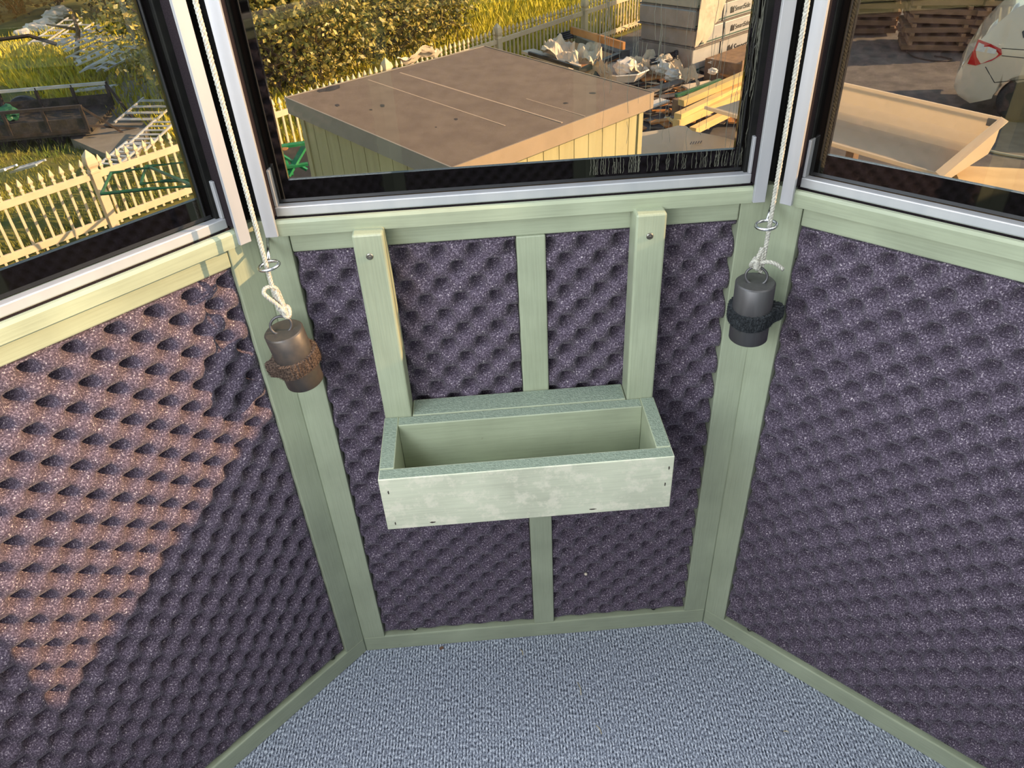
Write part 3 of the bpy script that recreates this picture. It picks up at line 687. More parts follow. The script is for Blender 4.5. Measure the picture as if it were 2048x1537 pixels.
# --- wrapped bundles of siding
Q=Vector((4.3,14.4,0)); dR=Vector((.77,.64,0)).normalized(); dL=Vector((-.64,.77,0)).normalized(); ra=math.atan2(dR.y,dR.x)
WR=mat('grey_plastic_wrap',(.40,.35,.31),(.33,.29,.26),scale=4,rough=.45,detail=8,bump=.3,bscale=14)
WRB=mat('pale_blue_wrap',(.50,.51,.50),(.42,.43,.43),scale=3,rough=.45,detail=8,bump=.4,bscale=14)
INK=mat('black_ink',(.02,.02,.02),(.03,.03,.03),rough=.6); STRP=mat('dark_green_stripe',(.03,.09,.07),(.05,.12,.1),rough=.6)
lays=[(G+.12,-2.40),(-2.375,-2.07),(-2.045,-1.73),(-1.70,-1.38),(-1.35,-1.04),(-1.01,-.70),(-.67,-.36)]  # two topmost layers are added out of view to shade the fence
llab=['bottom bundle of wrapped siding boards in the stack','second bundle from the bottom of the wrapped stack','third bundle from the bottom of the wrapped stack','fourth bundle of the wrapped stack, at the top edge of the view','fifth bundle of the wrapped stack, above the view','sixth bundle of the wrapped stack, added unseen above the view for shade','topmost bundle of the wrapped stack, added unseen above the view for shade']
for i,(z0,z1) in enumerate(lays):
    sh=Vector((.03*math.sin(i*2.1),.02*math.cos(i*1.7),0)); root=empty('wrapped_bundle',(Q.x+sh.x,Q.y+sh.y,z0),ra); tag(root,llab[i],'bundle','stacked wrapped bundles')
    h=z1-z0; b=MB(); b.box(0,4.6,0,1.32,0,h,.02,seg=2); b.build('board_block',WRB,root)
    b=MB(); b.box(-.012,.02,.01,1.31,.01,h-.01,.01,seg=1); b.build('end_wrap',WR,root)
    b=MB(); b.box(.03,4.6,-.006,.01,h*.10,h*.17,0); b.build('printed_stripe',STRP,root)
    for x in (.9,2.2): b=MB(); b.box(x,x+.02,-.012,.01,0,h,0); b.build('packing_strap',BLK,root)
    b=MB(); b.box(-.02,4.62,-.02,1.34,-.028,-.001,0); b.build('spacer_board',GRY,root)
    for x in (1.15,2.75):
        cu=bpy.data.curves.new('lettering','FONT'); cu.body='SmartSide'; cu.size=h*.42; cu.extrude=.001; cu.shear=.0
        to=bpy.data.objects.new('tmp',cu); col.objects.link(to); bpy.context.view_layer.update()
        me=bpy.data.meshes.new_from_object(to); bpy.data.objects.remove(to); me.materials.append(INK)
        o=bpy.data.objects.new('lettering',me); col.objects.link(o); o.parent=root; o.location=(x+h*.55,-.008,h*.36); o.rotation_euler=(R_(90),0,0)
        b=MB(); s=h*.19; cx,cz=x+h*.25,h*.50
        b.prism([(cx-s,cz-s),(cx+s,cz-s),(cx+s,cz+s),(cx+s*.1,cz+s*.2),(cx-s*.2,cz+s),(cx-s,cz+s*.8)],lambda a,c:(a,-.009,c),lambda a,c:(a,-.004,c)); b.build('printed_emblem',INK,root)
def sp(r,l,z): v=Q+dR*r+dL*l; return Vector((v.x,v.y,z))
drape([sp(-.05,-.12,-1.22),sp(.9,-.16,-1.35),sp(.4,-.10,-2.2),sp(-.08,-.08,-2.35)],PAPER,'torn_wrap','torn pale wrap hanging on the near corner of the wrapped stack','plastic wrap',3,.035,14)
b=MB(); b.box(.2,3.8,-.95,-.15,0,.42,.01); b.box(.15,3.85,-1,-.97,.05,.5,0); 
tag(b.build('plywood_crate',BRW,loc=(Q.x,Q.y,G),rz=ra),'brown plywood crate in front of the wrapped stack, right side','crate')
# --- junk between shed and stack
def plank(p,q,hp,hq,w,t,m,name,label,cat='board',group=None,up=(0,0,1)):
    a=at(p[0],p[1],hp); c=at(q[0],q[1],hq); b=MB(); b.beam(a,c,w,t,.002,up); return tag(b.build(name,m),label,cat,group)
plank((1352,247),(1500,181),-2.62,-2.55,.13,.12,YEL,'pine_beam','lowest fresh yellow pine beam, with a knot, right of the shed','beam','fresh pine beams')
plank((1355,236),(1500,166),-2.55,-2.5,.13,.13,YEL,'pine_beam','topmost of the two fresh pine beams lying together','beam','fresh pine beams')
plank((1385,262),(1500,205),-2.72,-2.70,.12,.10,YEL,'pine_beam','pine beam at the front edge, nearest the cream shell','beam','fresh pine beams')
plank((1362,206),(1500,146),-2.5,-2.3,.14,.10,YEL,'pine_beam','split yellow pine beam behind the brown blocks','beam','fresh pine beams')
plank((1352,192),(1440,160),-2.62,-2.62,.06,.05,GRN,'green_beam','dark green steel beam behind the split pine beam','beam')
plank((1408,200),(1475,178),-2.6,-2.6,.08,.05,GRN,'green_beam','thin green bar between the pine beams','beam')
for (x,y,h,sz,rot,l) in ((1372,212,-2.8,(.5,.16,.3),(0,.0,.5),'brown block left of the crossed pair'),(1392,216,-2.8,(.16,.5,.34),(0,.3,.4),'brown block leaning right, with an orange end'),(1472,185,-2.8,(.3,.3,.2),(0,0,.2),'brown block under the upper pine beam')):
    a=at(x,y,h); b=MB(); b.obox(a,sz,rot,.004); tag(b.build('wood_block',BRW),l,'wood block','brown wood blocks')
rn=random.Random(11)
k=0
for (p,q,w,m,l) in (((1210,180),(1360,140),.25,GRY,'long grey board behind the shed corner'),((1215,215),(1300,180),.12,ORW,'orange board right of the shed corner'),((1300,182),(1400,150),.2,GRY,'grey board running under the white cloths'),((1255,205),(1370,165),.16,GRY,'grey board nearest the right wall of the shed'),
      ((1400,140),(1480,115),.22,GRY,'grey board in front of the crate'),((1280,158),(1330,150),.3,ORW,'orange plywood offcut beside the clear tray'),((1325,170),(1365,180),.12,ORW,'narrow orange offcut under the white bag'),((1420,135),(1465,155),.16,ORW,'star-shaped splintered orange offcut'),
      ((1300,246),(1335,240),.12,ORW,'orange scrap lying right of the shed wall'),((1336,236),(1350,246),.06,YEL,'small yellow scrap near the pine beam ends'),((1225,240),(1330,200),.22,WHITE,'pale creased strip of wrap beside the shed wall'),((1370,175),(1425,165),.25,PAPER,'pale brown board under the cloths')):
    h=-2.86+.03*(k%3); plank(p,q,h,h+.02,w,.03,m,'board_offcut',l,'board','offcuts and boards'); k+=1
# tray frames and plank at the fence
a=[at(1065,112,-2.55),at(1135,80,-2.55),at(1238,112,-2.55),at(1150,150,-2.55)]
b=MB(); V=[v for v in a]+[v-Vector((0,0,.05)) for v in a]; b.add(V,[(0,1,2,3),(7,6,5,4)]+[(i,(i+1)%4,4+(i+1)%4,4+i) for i in range(4)])
t=empty('framed_panel',a[0]); tag(t,'orange-brown panel with black edging lying behind the shed roof','panel')
o=b.build('panel_board',ORW); o.parent=t; o.location=-a[0]
for (p,q) in ((a[3],a[2]),(a[0],a[3])):
    b=MB(); b.beam(p-a[0]+Vector((0,0,.03)),q-a[0]+Vector((0,0,.03)),.1,.07); b.build('edge_bar',BLK,t)
plank((1143,60),(1248,92),-2.1,-2.1,.06,.13,ORW,'orange_plank','long orange plank on edge in front of the shaded fence')
plank((1145,72),(1245,112),-2.75,-2.75,.35,.2,GRY,'grey_box','long grey box under the orange plank','box')
plank((1055,102),(1150,135),-2.35,-2.35,.28,.05,PAPER,'ribbed_strip','pale ribbed strip just behind the shed roof edge')
plank((1058,106),(1160,137),-2.28,-2.28,.05,.06,BLK,'black_bar','black bar lying on the pale ribbed strip','bar')
drape([at(1092,75,-2.1),at(1145,85,-2.25),at(1160,132,-2.35),at(1083,105,-2.2)],PAPER,'paper_sheet','big curled pale paper sheet on the framed panel','paper',5,.06,14,group='pale sheets')
drape([at(1140,100,-2.3),at(1200,82,-2.2),at(1205,108,-2.3),at(1180,132,-2.35)],PAPER,'paper_sheet','folded pale paper draped right of the big curled one','paper',6,.06,14,group='pale sheets')
drape([at(1180,130,-2.5),at(1215,125,-2.4),at(1225,152,-2.6),at(1170,140,-2.6)],PAPER,'paper_sheet','striped pale wrap between the panel and the clear tray','paper',7,.06,14,group='pale sheets')
drape([at(965,66-0,-2.3),at(1000,58,-2.3),at(960,75,-2.5),at(930,80,-2.5)],PAPER,'x','x','x') if False else None
drape([at(795,120,-1.75),at(862,92,-1.7),at(885,104,-1.9),at(815,128,-1.95)],PAPER,'pale_sheet','pale tarp corner poking up behind the shed roof','tarp',8,.03,12)
# clear tray with bag
c=at(1243,155,-2.8)
b=MB(); b.lathe([(.42,0),(.50,.14),(.53,.15),(.52,.17),(.47,.15),(.39,.02),(.05,.015)],seg=8,smooth=False); tag(b.build('plastic_tray',WHITE,loc=c,rz=.4),'pale eight-sided plastic tray just past the shed roof corner','tray')
crumple(c+Vector((.08,.05,.03)),.22,.18,.14,WHITE,'plastic_bag','silvery plastic bag sitting in the tray','bag','white bags',1)
crumple(at(1322,152,-2.8),.19,.17,.15,WHITE,'plastic_bag','bright white bag right of the tray, under the pale cloths','bag','white bags',2)
crumple(at(1345,165,-2.85),.16,.14,.12,WHITE,'plastic_bag','small creased white bag beside the bright one','bag','white bags',3)
for i,(p,q,s_,r,l) in enumerate((((1245,128),(1300,105),(1330,125),(1270,150),'pale cloth heap nearest the black pipes'),((1280,125),(1345,115),(1370,140),(1300,140),'pale cloth spread in the middle of the junk heap'),((1345,125),(1390,140),(1400,165),(1365,150),'tan crumpled cloth at the right of the junk heap'))):
    drape([at(*p,-2.55),at(*q,-2.5),at(*s_,-2.65),at(*r,-2.7)],PAPER,'cloth',l,'cloth',20+i,.06,14,group='pale cloths')
for (x,y,l) in ((1367,112,'white crumb of foam above the cloths'),(1387,121,'second white scrap, right of the pipes'),(1425,130,'white scrap at the orange splinter'),(1425,150,'white scrap beside the upper pine beam')):
    crumple(at(x,y,-2.7),.09,.07,.06,WHITE,'foam_scrap',l,'scrap','white scraps',x)
for g,(p,q,z) in enumerate((((1115,70),(1148,60),-2.5),((1300,117),(1350,105),-2.55))):
    for j in range(4):
        a=at(p[0],p[1]+j*4,z); c=at(q[0],q[1]+j*4.5,z+.05); b=MB(); d=(c-a)
        a=c-d.normalized()*1.1 if d.length>1.4 else a
        b.tube([a,c],.022,8); b.tube([c,c+(c-a).normalized()*.05],.04,8); tag(b.build('black_pipe',BLK),['topmost','second from the top','second from the bottom','lowest'][j]+(' black capped pipe in the bundle against the shaded fence' if g==0 else ' black capped pipe in the bundle before the wrapped stack'),'pipe','black pipes '+('by the fence' if g==0 else 'by the stack'))
# cream shell bottom right of the centre window
prof=[(1196,261),(1215,265),(1245,268),(1290,264),(1330,258),(1355,251),(1372,252),(1385,262),(1410,267),(1450,275),(1500,290)]
b=MB(); V=[];Fc=[];n=len(prof)
for (x,y) in prof:
    a=at(x,y,-2.45); dd=Vector((-a.x,-a.y,0)).normalized()
    for (o_,z_) in ((0,0),(.04,-.012),(.35,-.08),(.8,-.25),(1.1,-.45),(1.1,-.54),(.0,-.55)): V.append(a+dd*o_+Vector((0,0,z_)))
m_=7
for i in range(n-1):
    for j in range(m_): Fc.append((i*m_+j,i*m_+(j+1)%m_,(i+1)*m_+(j+1)%m_,(i+1)*m_+j))
Fc+=[tuple(range(m_)),tuple((n-1)*m_+j for j in range(m_))]
b.add(V,Fc); t=b.build('cream_shell',GEL); tag(t,'smooth cream shell with a wavy upper edge below the pine beams','shell')
for f in t.data.polygons: f.use_smooth=False
for j in range(5):
    a=at(1383+j*5,288-j*.5,-2.52); c=at(1380+j*5,293-j*.5,-2.53); b=MB(); b.beam(a+Vector((0,0,.03)),c+Vector((0,0,.03)),.012,.006); b.build('vent_mark',GRY,t)
# --- green rack beside the shed and tube frames by the fence
t=empty('green_rack',at(590,330,G+.9)); o0=t.location.copy(); tag(t,'bright green steel rack showing beside the left edge of the shed','rack')
for (p,q,h1,h2,w) in (((556,294),(612,286),-1.95,-1.95,.10),((566,335),(616,328),-2.2,-2.2,.07),((556,300),(580,352),-2.05,-2.3,.10),((575,352),(612,288),-2.3,-2.0,.09),((565,312),(614,340),-2.1,-2.3,.05)):
    b=MB(); b.beam(at(*p,h1)-o0,at(*q,h2)-o0,w,.03); b.build('steel_bar',mat('green_paint',(.02,.28,.10),(.02,.22,.08),rough=.4),t)
b=MB(); V=[at(*p,-2.45)-o0 for p in ((560,298),(620,290),(622,360),(572,365))]; V+=[v-Vector((0,0,.03)) for v in V]; b.add(V,[(0,1,2,3),(7,6,5,4)]+[(i,(i+1)%4,4+(i+1)%4,4+i) for i in range(4)]); b.build('dark_shelf',BLK,t)
c=at(569,302,-1.93); b=MB(); b.prism([(c.x+math.cos(i*PI/5)*.06*(1 if i%2 else .6),c.y+math.sin(i*PI/5)*.05) for i in range(10)],lambda a,d:(a,d,c.z+.02),lambda a,d:(a,d,c.z+.03)); tag(b.build('fallen_leaf',ORW),'orange leaf lying on the green rack','leaf')
for i,(P,l) in enumerate(((((203,388),(222,346),(300,335),(388,372),(300,378)),'lower dark green tube frame hooked before the fence'),(((282,368),(292,333),(395,322),(400,360),(330,362)),'upper dark green tube frame overlapping the lower one'))):
    pts=[at(x,y,-2.15-.05*i) for x,y in P]; b=MB(); b.tube(pts,.022,6,closed=True,smooth=False)
    t=b.build('tube_frame',GRN); tag(t,l,'frame','green tube frames')
# --- trailer with mesh sides
TRM=mat('black_trailer_steel',(.025,.022,.020),(.05,.035,.025),scale=14,rough=.6)
TRP=mat('dark_mesh_panel',(.035,.032,.026),(.06,.05,.035),scale=20,rough=.85)
A0=at(188,288,G+.1); A0.z=G; dT=(at(0,305,G)-at(188,288,G)); dT.z=0; dT.normalize(); nT=Vector((-dT.y,dT.x,0)); 
if nT.y<0: nT=-nT
tr_=empty('utility_trailer',A0); tag(tr_,'dark steel utility trailer with mesh sides and an upright gate, in the left window','trailer')
def tp(s,o_,z): return dT*s+nT*o_+Vector((0,0,z))
TL=3.4; TWd=1.5
for o_ in (0,TWd):
    for z in (.34,.74):
        b=MB(); b.beam(tp(0,o_,z),tp(TL,o_,z),.05,.05); b.build('side_rail',TRM if z<.6 else SILV if o_==TWd else TRM,tr_)
    for s in (0,.62,1.25,1.9,2.6,TL):
        b=MB(); b.beam(tp(s,o_,.34),tp(s,o_,.76),.05,.05); b.build('stake',TRM,tr_)
    b=MB(); b.beam(tp(0,o_,.44),tp(TL,o_,.44),.012,.22); b.build('mesh_side',TRP,tr_)
b=MB(); b.beam(tp(0,TWd/2,.30),tp(TL,TWd/2,.30),TWd,.06); b.build('deck',TRP,tr_)
for (s,o_) in ((1.6,TWd+.12),):
    b=MB(); M=Matrix.Translation(tp(s,o_,.30))@Matrix.Rotation(math.atan2(dT.y,dT.x),4,'Z')@Matrix.Rotation(R_(90),4,'X'); b.lathe([(.14,-.09),(.29,-.09),(.31,-.06),(.31,.06),(.29,.09),(.14,.09)],M=M,seg=24); b.build('tyre',BLK,tr_)
b=MB(); g=[tp(2.35,TWd+.02,.74),tp(2.40,TWd+.02,1.55),tp(1.0,TWd+.02,1.62),tp(.6,TWd+.02,1.45)]; b.tube(g,.035,6,smooth=False); b.build('gate_frame',TRM,tr_)
b=MB()
for (p,q) in (((0,0,.74),(-.5,.2,.15)),((0,TWd,.74),(-.5,.9,.15)),((-.5,.2,.15),(-.5,.9,.15)),((-.5,.2,.1),(-1.0,.5,.08)),((0,0,.42),(-.9,.5,.1))): b.beam(tp(*p),tp(*q),.035,.035)
b.build('drawbar',TRM,tr_)
for i,(s,o_,m,sz) in enumerate(((2.2,.8,WHITE,.10),(1.6,.9,GRN,.14),(2.5,.5,SILV,.09))):
    crumple(A0+tp(s,o_,.34),sz*1.4,sz,sz,m,'trailer_load',['white bundle riding in the trailer','green crumpled sack riding in the trailer','silver lump riding near the trailer gate'][i],'load','loads in the trailer',i)
# --- heaps of silver slatted frames
def slat_frame(a,c,w,n,label,group,m=SILV,t_=.03):
    # a..c = long axis, n rungs
    a=Vector(a);c=Vector(c); d=(c-a); L=d.length; d.normalize(); s=Vector((-d.y,d.x,0)).normalized()
    root=empty('slatted_frame',a); tag(root,label,'slatted frame',group)
    for k in (-.5,.5):
        b=MB(); b.beam(s*k*w,s*k*w+d*L,t_,t_); b.build('side_bar',m,root)
    for j in range(n):
        q=d*L*(j+.5)/n; b=MB(); b.beam(q-s*w/2,q+s*w/2,L/n*.42,.012); b.build('slat',m,root)
    return root
rf=random.Random(9); protos=[]
lines=[((70,88),(150,35)),((100,92),(175,45)),((118,88),(205,50)),((128,100),(215,60)),((140,98),(200,75)),((142,118),(235,70)),((150,128),(240,88)),((165,140),(230,108)),((180,142),(270,88)),((200,140),(282,95))]
where=['at the shaded top left end','second from the shaded end','third, crossing the shade line','with bright square slats, upper','with bright square slats, lower','in the middle of the heap','middle, just below the brightest slats','near the lower left tip','long bright one at the lower side','lowest, at the right end by the slab']
for i,(p,q) in enumerate(lines):
    z=G+.42+.06*(i%4); slat_frame(at(*p,z),at(*q,z+.25),.40,5,'silver slatted frame in the heap, '+where[i],'slatted frames on the heap')
for i,(p,q,w,n,l) in enumerate((((215,332),(272,285),.35,6,'silver slatted frame just behind the pickets, left one'),((268,300),(332,240),.4,7,'silver slatted frame just behind the pickets, right one'),((268,245),(325,195),.75,4,'wide pale frame with dark gaps beside the window post'),((150,182),(228,172),.16,5,'narrow silver frame lying across the concrete slab'),((30,340),(82,325),.22,4,'small silver frame at the left edge of the grass'),((-10,345),(22,335),.2,3,'silver frame cut by the left edge of the view'))):
    slat_frame(at(*p,G+.30),at(*q,G+.42),w,n,l,'slatted frames on the grass')
for i,(x,y) in enumerate(((52,85),(72,72),(92,62),(110,45),(125,34),(105,72))):
    crumple(at(x,y,G+.05),.28,.2,.16,WHITE,'crumpled_bag',['pale bag lowest in the shade, top left','big pale bag, second from lowest in the shade','pale bag in the middle of the shaded row','pale bag upper in the shaded row','topmost pale bag in the shade','pale bag tucked beside the first silver frame'][i],'bag','bags in the shade',50+i)
b=MB(); q=at(150,150,G); b.tube([q,q+Vector((.3,.3,.9)),q+Vector((.2,.5,1.3))],[.06,.05,.03],6); b.tube([q+Vector((.3,.3,.9)),q+Vector((-.5,.6,1.0))],[.04,.02],5); tag(b.build('dead_stump',BARK),'dark bare branch at the foot of the silver heap','branch')
rnd=random.Random(77); grp={m:MB() for m in ('a','b','c')}
for i in range(420):
    px_=rnd.uniform(1150,1500); py_=rnd.uniform(95,262)
    p=at(px_,py_,G)
    if py_<95+(px_-1150)*.02 or (px_<1310 and py_>150 and py_>.43*px_-372+0 and px_<1306 and py_<200): pass
    q=(Vector((p.x,p.y,0))-Vector((Q.x,Q.y,0))); 
    if q.dot(dR)>-.1 and q.dot(dL)>-1.15: continue
    if q.dot(fn)>0 and (p-F0).dot(fn)>-.4: continue
    L=rnd.uniform(.06,.5); grp[rnd.choice('aabc')].obox((p.x,p.y,G+rnd.uniform(.01,.16)),(L,rnd.uniform(.03,.16),rnd.uniform(.008,.03)),(rnd.uniform(-.2,.2),rnd.uniform(-.15,.15),rnd.uniform(0,PI)))
t=empty('wood_debris',at(1300,180,G)); tag(t,'loose splinters, offcuts and wrap scraps littering the ground around the junk heap','debris',kind='stuff')
for k_,m,nm in (('a',ORW,'orange_splinters'),('b',GRY,'grey_splinters'),('c',PAPER,'wrap_scraps')):
    o=grp[k_].build(nm,m,t); o.location=-t.location; o['kind']='stuff'
# --- cream trough
u_=Vector((.52,-.85,0)).normalized(); v_=Vector((-.85,-.52,0)).normalized(); T0=at(2000,236,-1.72)
def tb(s,v,z): return u_*s+v_*v+Vector((0,0,z))
tub=empty('cream_tub',(T0.x,T0.y,-2.22)); tag(tub,'long cream open tub on brown timber supports, with a bright sunlit end','tub')
sec=[(-.03,.50),(0,.50),(.02,.40),(.05,.28),(.10,.17),(.18,.10),(.32,.075),(.60,.07),(.88,.07),(1.02,.10),(1.07,.14),(1.10,.14)]
out_=[(v+.0,z-.03) for v,z in sec][::-1]
ringp=sec+[(1.10,.10)]+[(v,max(.012,z-.035)) for v,z in sec[::-1][1:-1]]+[(-.03,.44)]
b=MB(); LT=3.4; V=[];Fc=[];n=len(ringp)
for s in (0,-LT): V+=[tb(s,v,z) for v,z in ringp]
Fc=[(i,(i+1)%n,n+(i+1)%n,n+i) for i in range(n)]
b.add(V,Fc,smooth=False); b.build('tub_shell',GEL,tub)
b=MB(); pe=[(-.03,.50),(.0,.50),(1.10,.15),(1.12,.02),(.75,.0),(.35,.06),(.05,.10),(-.03,.22)]
V=[tb(0,v,z) for v,z in pe]+[tb(.02,v,z) for v,z in pe]; n=len(pe); b.add(V,[tuple(range(n)),tuple(range(2*n-1,n-1,-1))]+[(i,(i+1)%n,n+(i+1)%n,n+i) for i in range(n)]); b.build('end_panel',GEL,tub)
b=MB(); V=[tb(.0,-.02,.51),tb(.09,-.02,.48),tb(.09,1.12,.12),tb(0,1.12,.16)]; V+=[v-Vector((0,0,.012)) for v in V]; b.add(V,[(0,1,2,3),(7,6,5,4)]+[(i,(i+1)%4,4+(i+1)%4,4+i) for i in range(4)]); b.build('end_flange',GEL,tub)
for i in range(9):
    p=tb(.022,-.0+.12*i,.40-.036*i); b=MB(); b.obox(p,(.02,.02,.02),(0,0,.5)); b.build('rivet_hole',BRW,tub)
b=MB(); b.obox(tb(-.06,.03,.44),(.10,.02,.08),(0,0,math.atan2(u_.y,u_.x))); b.build('drain_hole',GRY,tub)
for i,s in enumerate((-.35,-1.6,-2.9)):
    for v in (.15,.85):
        b=MB(); p=Vector((T0.x,T0.y,0))+tb(s,v,0); b.obox((p.x,p.y,(-2.16+G)/2),(.12,.12,-2.16-G-.002),(0,0,.5),.004)
        tag(b.build('timber_support',BRW),['brown timber post under the sunlit end of the tub','brown timber post under the middle of the tub','brown timber post under the hidden end of the tub'][i]+(', far side' if v<.5 else ', near side'),'timber post','posts under the tub')
# --- minivan
PAINT=mat('pale_gold_car_paint',(.74,.65,.53),(.72,.63,.51),scale=1,rough=.22,spec=.6); PAINT.node_tree.nodes['Principled BSDF'].inputs['Coat Weight'].default_value=.6
DGL=mat('dark_car_glass',(.02,.024,.028),(.02,.024,.028),rough=.05); TYRE=mat('tyre_rubber',(.02,.02,.02),(.03,.03,.03),scale=30,rough=.8)
RIM=mat('alloy_rim',(.62,.60,.56),(.5,.48,.45),rough=.3,metal=.7); RED=mat('red_lens',(.55,.01,.012),(.48,.008,.01),rough=.12); CLR=mat('clear_lens',(.75,.72,.68),(.6,.6,.62),rough=.15)
cu_=Vector((.84,-.54,0)).normalized(); ca=math.atan2(cu_.y,cu_.x); C0=at(1914,150,-2.35)
car=empty('minivan',(C0.x,C0.y,G),ca); tag(car,'pale silver-gold minivan seen from its rear corner, behind the cream tub','car')
# local frame: x forward from the rear, y away from the camera side (left of travel is +y)
prof=[(.30,.22),(.10,.30),(.0,.42),(-.01,.60),(.03,.74),(.16,.80),(.14,.95),(.16,1.12),(.30,1.36),(.52,1.62),(.72,1.72),(1.4,1.77),(2.6,1.75),(3.3,1.62),(4.1,1.12),(4.8,.92),(5.0,.7),(5.0,.25)]
arch=lambda cx:[(cx+.40*math.cos(a),.33+.40*math.sin(a)) for a in [PI*i/14 for i in range(15)]]
poly=prof+[(4.6,.22)]+[(x,z) for x,z in arch(4.05) if z>.2]+[(3.6,.22),(1.75,.22)]+[(x,z) for x,z in arch(.98) if z>.2]
def yoff(z,x): 
    y=0
    if z>1.0: y+=(z-1.0)*.22+max(0,z-1.55)**2*3.2
    if z<.45: y+=(.45-z)*.15
    if x<.45: y+=(.45-x)**2*1.0
    return y
SGN=1 if (Matrix.Rotation(ca,3,'Z')@Vector((0,1,0))).dot(Vector((-C0.x,-C0.y,0)))<0 else -1
WC=1.9
bm=bmesh.new()
for side in (0,1):
    vs=[bm.verts.new((x,0,z)) for x,z in poly]; f=bm.faces.new(vs); r=bmesh.ops.triangulate(bm,faces=[f]); geo=list({*r['faces'],*[e for ff in r['faces'] for e in ff.edges],*[v for ff in r['faces'] for v in ff.verts]})
    for (co_,no) in [((0,0,z),(0,0,1)) for z in (.34,.5,.75,1.0,1.15,1.3,1.45,1.55,1.63,1.69,1.74)]+[((x,0,0),(1,0,0)) for x in (.08,.2,.3,.45,.9)]:
        geo=bmesh.ops.bisect_plane(bm,geom=geo,plane_co=co_,plane_no=no)['geom']
    vv={v for g in geo if isinstance(g,bmesh.types.BMVert) for v in (g,)}
    for v in vv:
        y=yoff(v.co.z,v.co.x); v.co.y=SGN*(y if side==0 else WC-y)
    for g in geo:
        if isinstance(g,bmesh.types.BMFace): g.smooth=True
bnd=[]
n=len(prof)
for i in range(n-1):     # roof, rear and front skins, subdivided
    (xa,za),(xb,zb)=prof[i],prof[i+1]
    for k in range(4):
        t0,t1=k/4,(k+1)/4; p=(xa+(xb-xa)*t0,za+(zb-za)*t0); q=(xa+(xb-xa)*t1,za+(zb-za)*t1)
        ys=lambda w,pt:SGN*(yoff(pt[1],pt[0])*(1-w)+(WC-yoff(pt[1],pt[0]))*w)
        for j in range(4):
            w0,w1=j/4,(j+1)/4; vs=[bm.verts.new((p[0],ys(w0,p),p[1])),bm.verts.new((q[0],ys(w0,q),q[1])),bm.verts.new((q[0],ys(w1,q),q[1])),bm.verts.new((p[0],ys(w1,p),p[1]))]; f=bm.faces.new(vs); f.smooth=True
bmesh.ops.remove_doubles(bm,verts=bm.verts[:],dist=.0015)
x=MB(); x.bm.free(); x.bm=bm; body=x.build('car_body',PAINT,car)
def sidepoly(P,m,name,th=.02,inner=.01,parent=None):
    b=MB(); V=[(x,SGN*(yoff(z,x)-th),z) for x,z in P]+[(x,SGN*(yoff(z,x)+inner),z) for x,z in P]; n=len(P)
    b.add(V,[tuple(range(n)),tuple(range(2*n-1,n-1,-1))]+[(i,(i+1)%n,n+(i+1)%n,n+i) for i in range(n)]); return b.build(name,m,parent or car)
tl=sidepoly([(.10,.80),(.22,.80),(.42,.90),(.53,1.0),(.50,1.07),(.34,1.13),(.15,1.17),(.13,1.0)],RED,'tail_light',.012)
sidepoly([(.16,1.01),(.44,1.00),(.44,1.06),(.17,1.13)],CLR,'clear_strip',.018,parent=tl)
sidepoly([(.74,1.24),(2.0,1.20),(2.0,1.58),(1.10,1.60),(.92,1.54),(.70,1.32)],DGL,'side_window',.008)
for P in ([(.36,.80),(.55,.58)],[(.55,.58),(1.3,.74)],[(.5,1.08),(1.0,1.08),(2.0,1.05)],[(.53,.98),(1.3,.95),(2.2,.95)]):
    b=MB(); b.tube([(x,SGN*(yoff(z,x)-.001),z) for x,z in P],.006,5); b.build('panel_gap',BLK,car)
wl_=empty('rear_wheel',(.98,SGN*.10,.33)); wl_.parent=car
M=Matrix.Rotation(R_(90),4,'X')
b=MB(); b.lathe([(.20,-.10),(.27,-.11),(.325,-.09),(.333,-.05),(.333,.05),(.325,.09),(.27,.11),(.20,.10)],M=M,seg=40); b.build('tyre',TYRE,wl_)
b=MB(); b.lathe([(.0,-.03),(.20,-.03),(.215,-.1),(.222,-.1),(.222,.1),(.215,.1),(.20,.03),(.0,.03)],M=M,seg=40); b.build('wheel_rim',mat('wheel_well_dark',(.05,.05,.05),rough=.5),wl_)
b=MB()
for k in range(5):
    a=k*2*PI/5+.3
    for s_ in (-.13,.13): b.beam((.03*math.cos(a),-SGN*.075,.03*math.sin(a)),(.215*math.cos(a+s_),-SGN*.085,.215*math.sin(a+s_)),.03,.03,0,(0,1,0))
b.lathe([(.0,-.09),(.045,-.09),(.045,-.05),(0,-.05)],M=Matrix.Scale(SGN,4,(0,1,0))@M@Matrix.Scale(-1,4,(0,0,1)),seg=20); b.lathe([(.205,-.105),(.225,-.105),(.225,-.09),(.205,-.09)],M=Matrix.Scale(-1,4,(0,0,1))@M if False else M,seg=36)
b.build('spokes',RIM,wl_)
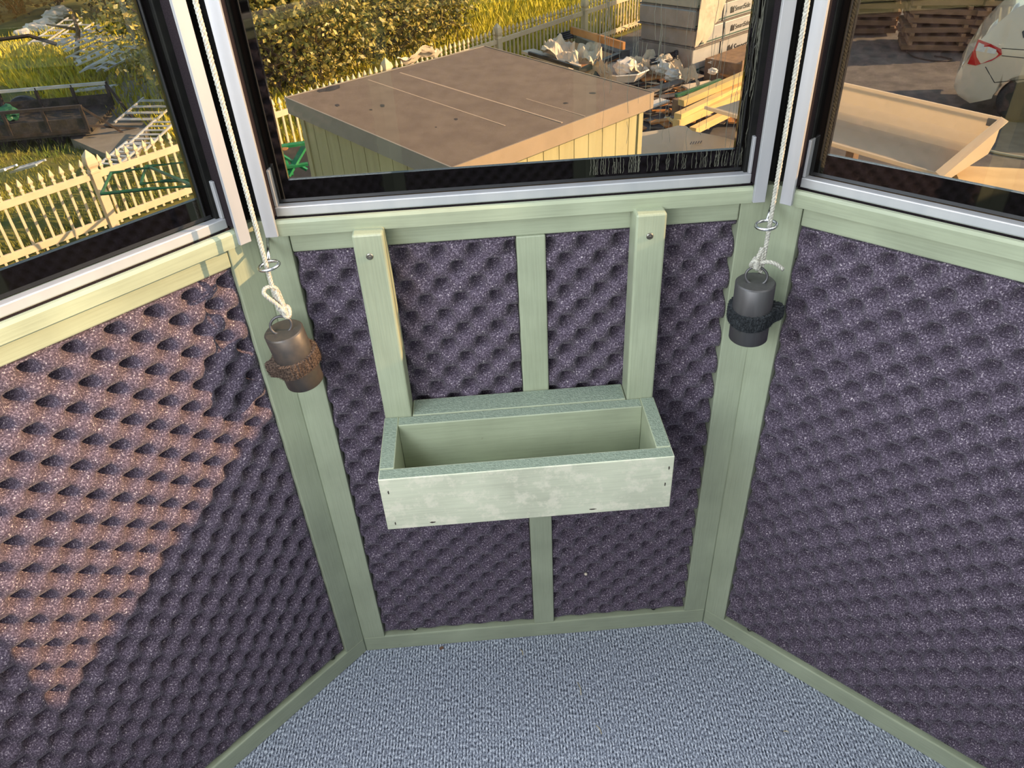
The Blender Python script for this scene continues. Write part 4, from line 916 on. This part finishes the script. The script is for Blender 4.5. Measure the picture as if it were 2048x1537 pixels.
# --- pallets of boards at the right
PAL=mat('weathered_board',(.24,.155,.095),(.16,.105,.07),scale=6,rough=.85,stretch=(.4,1,1),detail=8)
for (px_,py_,nl,L,l) in ((1800,106,11,1.25,'tall stack of brown boards with a black loop at its foot'),(1935,112,11,1.4,'stack of brown boards partly behind the minivan'),(1690,72,9,1.1,'brown board stack behind the right window frame, at the left')):
    a=at(px_,py_,G); a.z=G; d=Vector((.93,-.36,0)); s=Vector((.36,.93,0)); rt=empty('board_stack',a,math.atan2(d.y,d.x)); tag(rt,l,'board stack','stacks of brown boards'); rr=random.Random(px_)
    for j in range(nl):
        z=.05+j*.17
        for q in range(3):
            x0=rr.uniform(-.06,.06); b=MB(); b.obox((L/2+x0,.25+q*.42,z+.05),(L+rr.uniform(-.05,.05),.38,.10),(rr.uniform(-.01,.01),rr.uniform(-.025,.025),rr.uniform(-.03,.03)),.004); b.build('board',PAL,rt)
        b=MB(); 
        for q in (.15,L-.15): b.box(q-.04,q+.04,0,1.35,z+.105,z+.165,0)
        b.build('sticker',BRW,rt)
b=MB(); P=[at(1812,104,G),at(1830,116,G),at(1870,124,G),at(1903,122,G),at(1885,116,G),at(1868,114,G)]; b.tube(chainpts([p+Vector((0,0,.02)) for p in P],6),.014,6); tag(b.build('black_cord',BLK),'thin black cord looped on the asphalt before the board stack','cord')  # a loop of thin black cord lying on the ground
a=at(1985,362,-2.3); rt=empty('plywood_platform',(a.x,a.y,-2.36),-.35); tag(rt,'fresh plywood platform at the bottom right of the right window','platform')
b=MB(); b.box(-.35,1.8,-1.6,.45,0,.06,.003); b.build('plywood_top',mat('fresh_plywood',(.72,.52,.26),(.62,.43,.20),scale=5,rough=.6,stretch=(.4,1,1)),rt)
b=MB(); b.box(-.33,1.78,-1.58,.43,-.63,-.001,0); b.build('platform_base',BRW,rt)
b=MB(); b.tube(chainpts([at(1915,282,G)+Vector((0,0,.02)),at(1960,300,G)+Vector((0,0,.02)),at(2048,318,G)+Vector((0,0,.02)),at(2200,330,G)+Vector((0,0,.02))],6),.02,6); tag(b.build('pale_hose',mat('pale_hose_rubber',(.5,.48,.36),(.45,.43,.32))),'pale hose on the asphalt between the tub and the plywood','hose')
# --- dried drip streaks and dust on the centre window
DRIP=mat('dried_drips',(.13,.13,.10),(.09,.09,.07),rough=.4)
rnd=random.Random(4); wc=bpy.data.objects['window_1']
b=MB()
for i in range(210):
    s=rnd.uniform(.405,.588); z=rnd.uniform(.872,1.10) if s>.555 or rnd.random()<.25 else rnd.uniform(.90,1.05)
    L=rnd.uniform(.02,.10); n=8; zt=min(z+L,1.13); pts=[]
    if i<90: s=rnd.uniform(.40,.585); z=.866; zt=.8845+rnd.uniform(-.006,.004)
    elif i<135: s=rnd.uniform(.570,.588); z=rnd.uniform(.88,1.1); zt=z+rnd.uniform(.03,.08)
    for k in range(n): pts.append((s+rnd.gauss(0,.0003)+(.0003 if i<90 else .0011)*math.sin(k*.7+i),.0114 if (s>.567 or zt<.889) else .0131,z+(zt-z)*k/(n-1)))
    b.tube(pts,rnd.uniform(.00014,.00028),4,smooth=False)
o=b.build('drip_streaks',DRIP,wc); o['kind']='stuff'
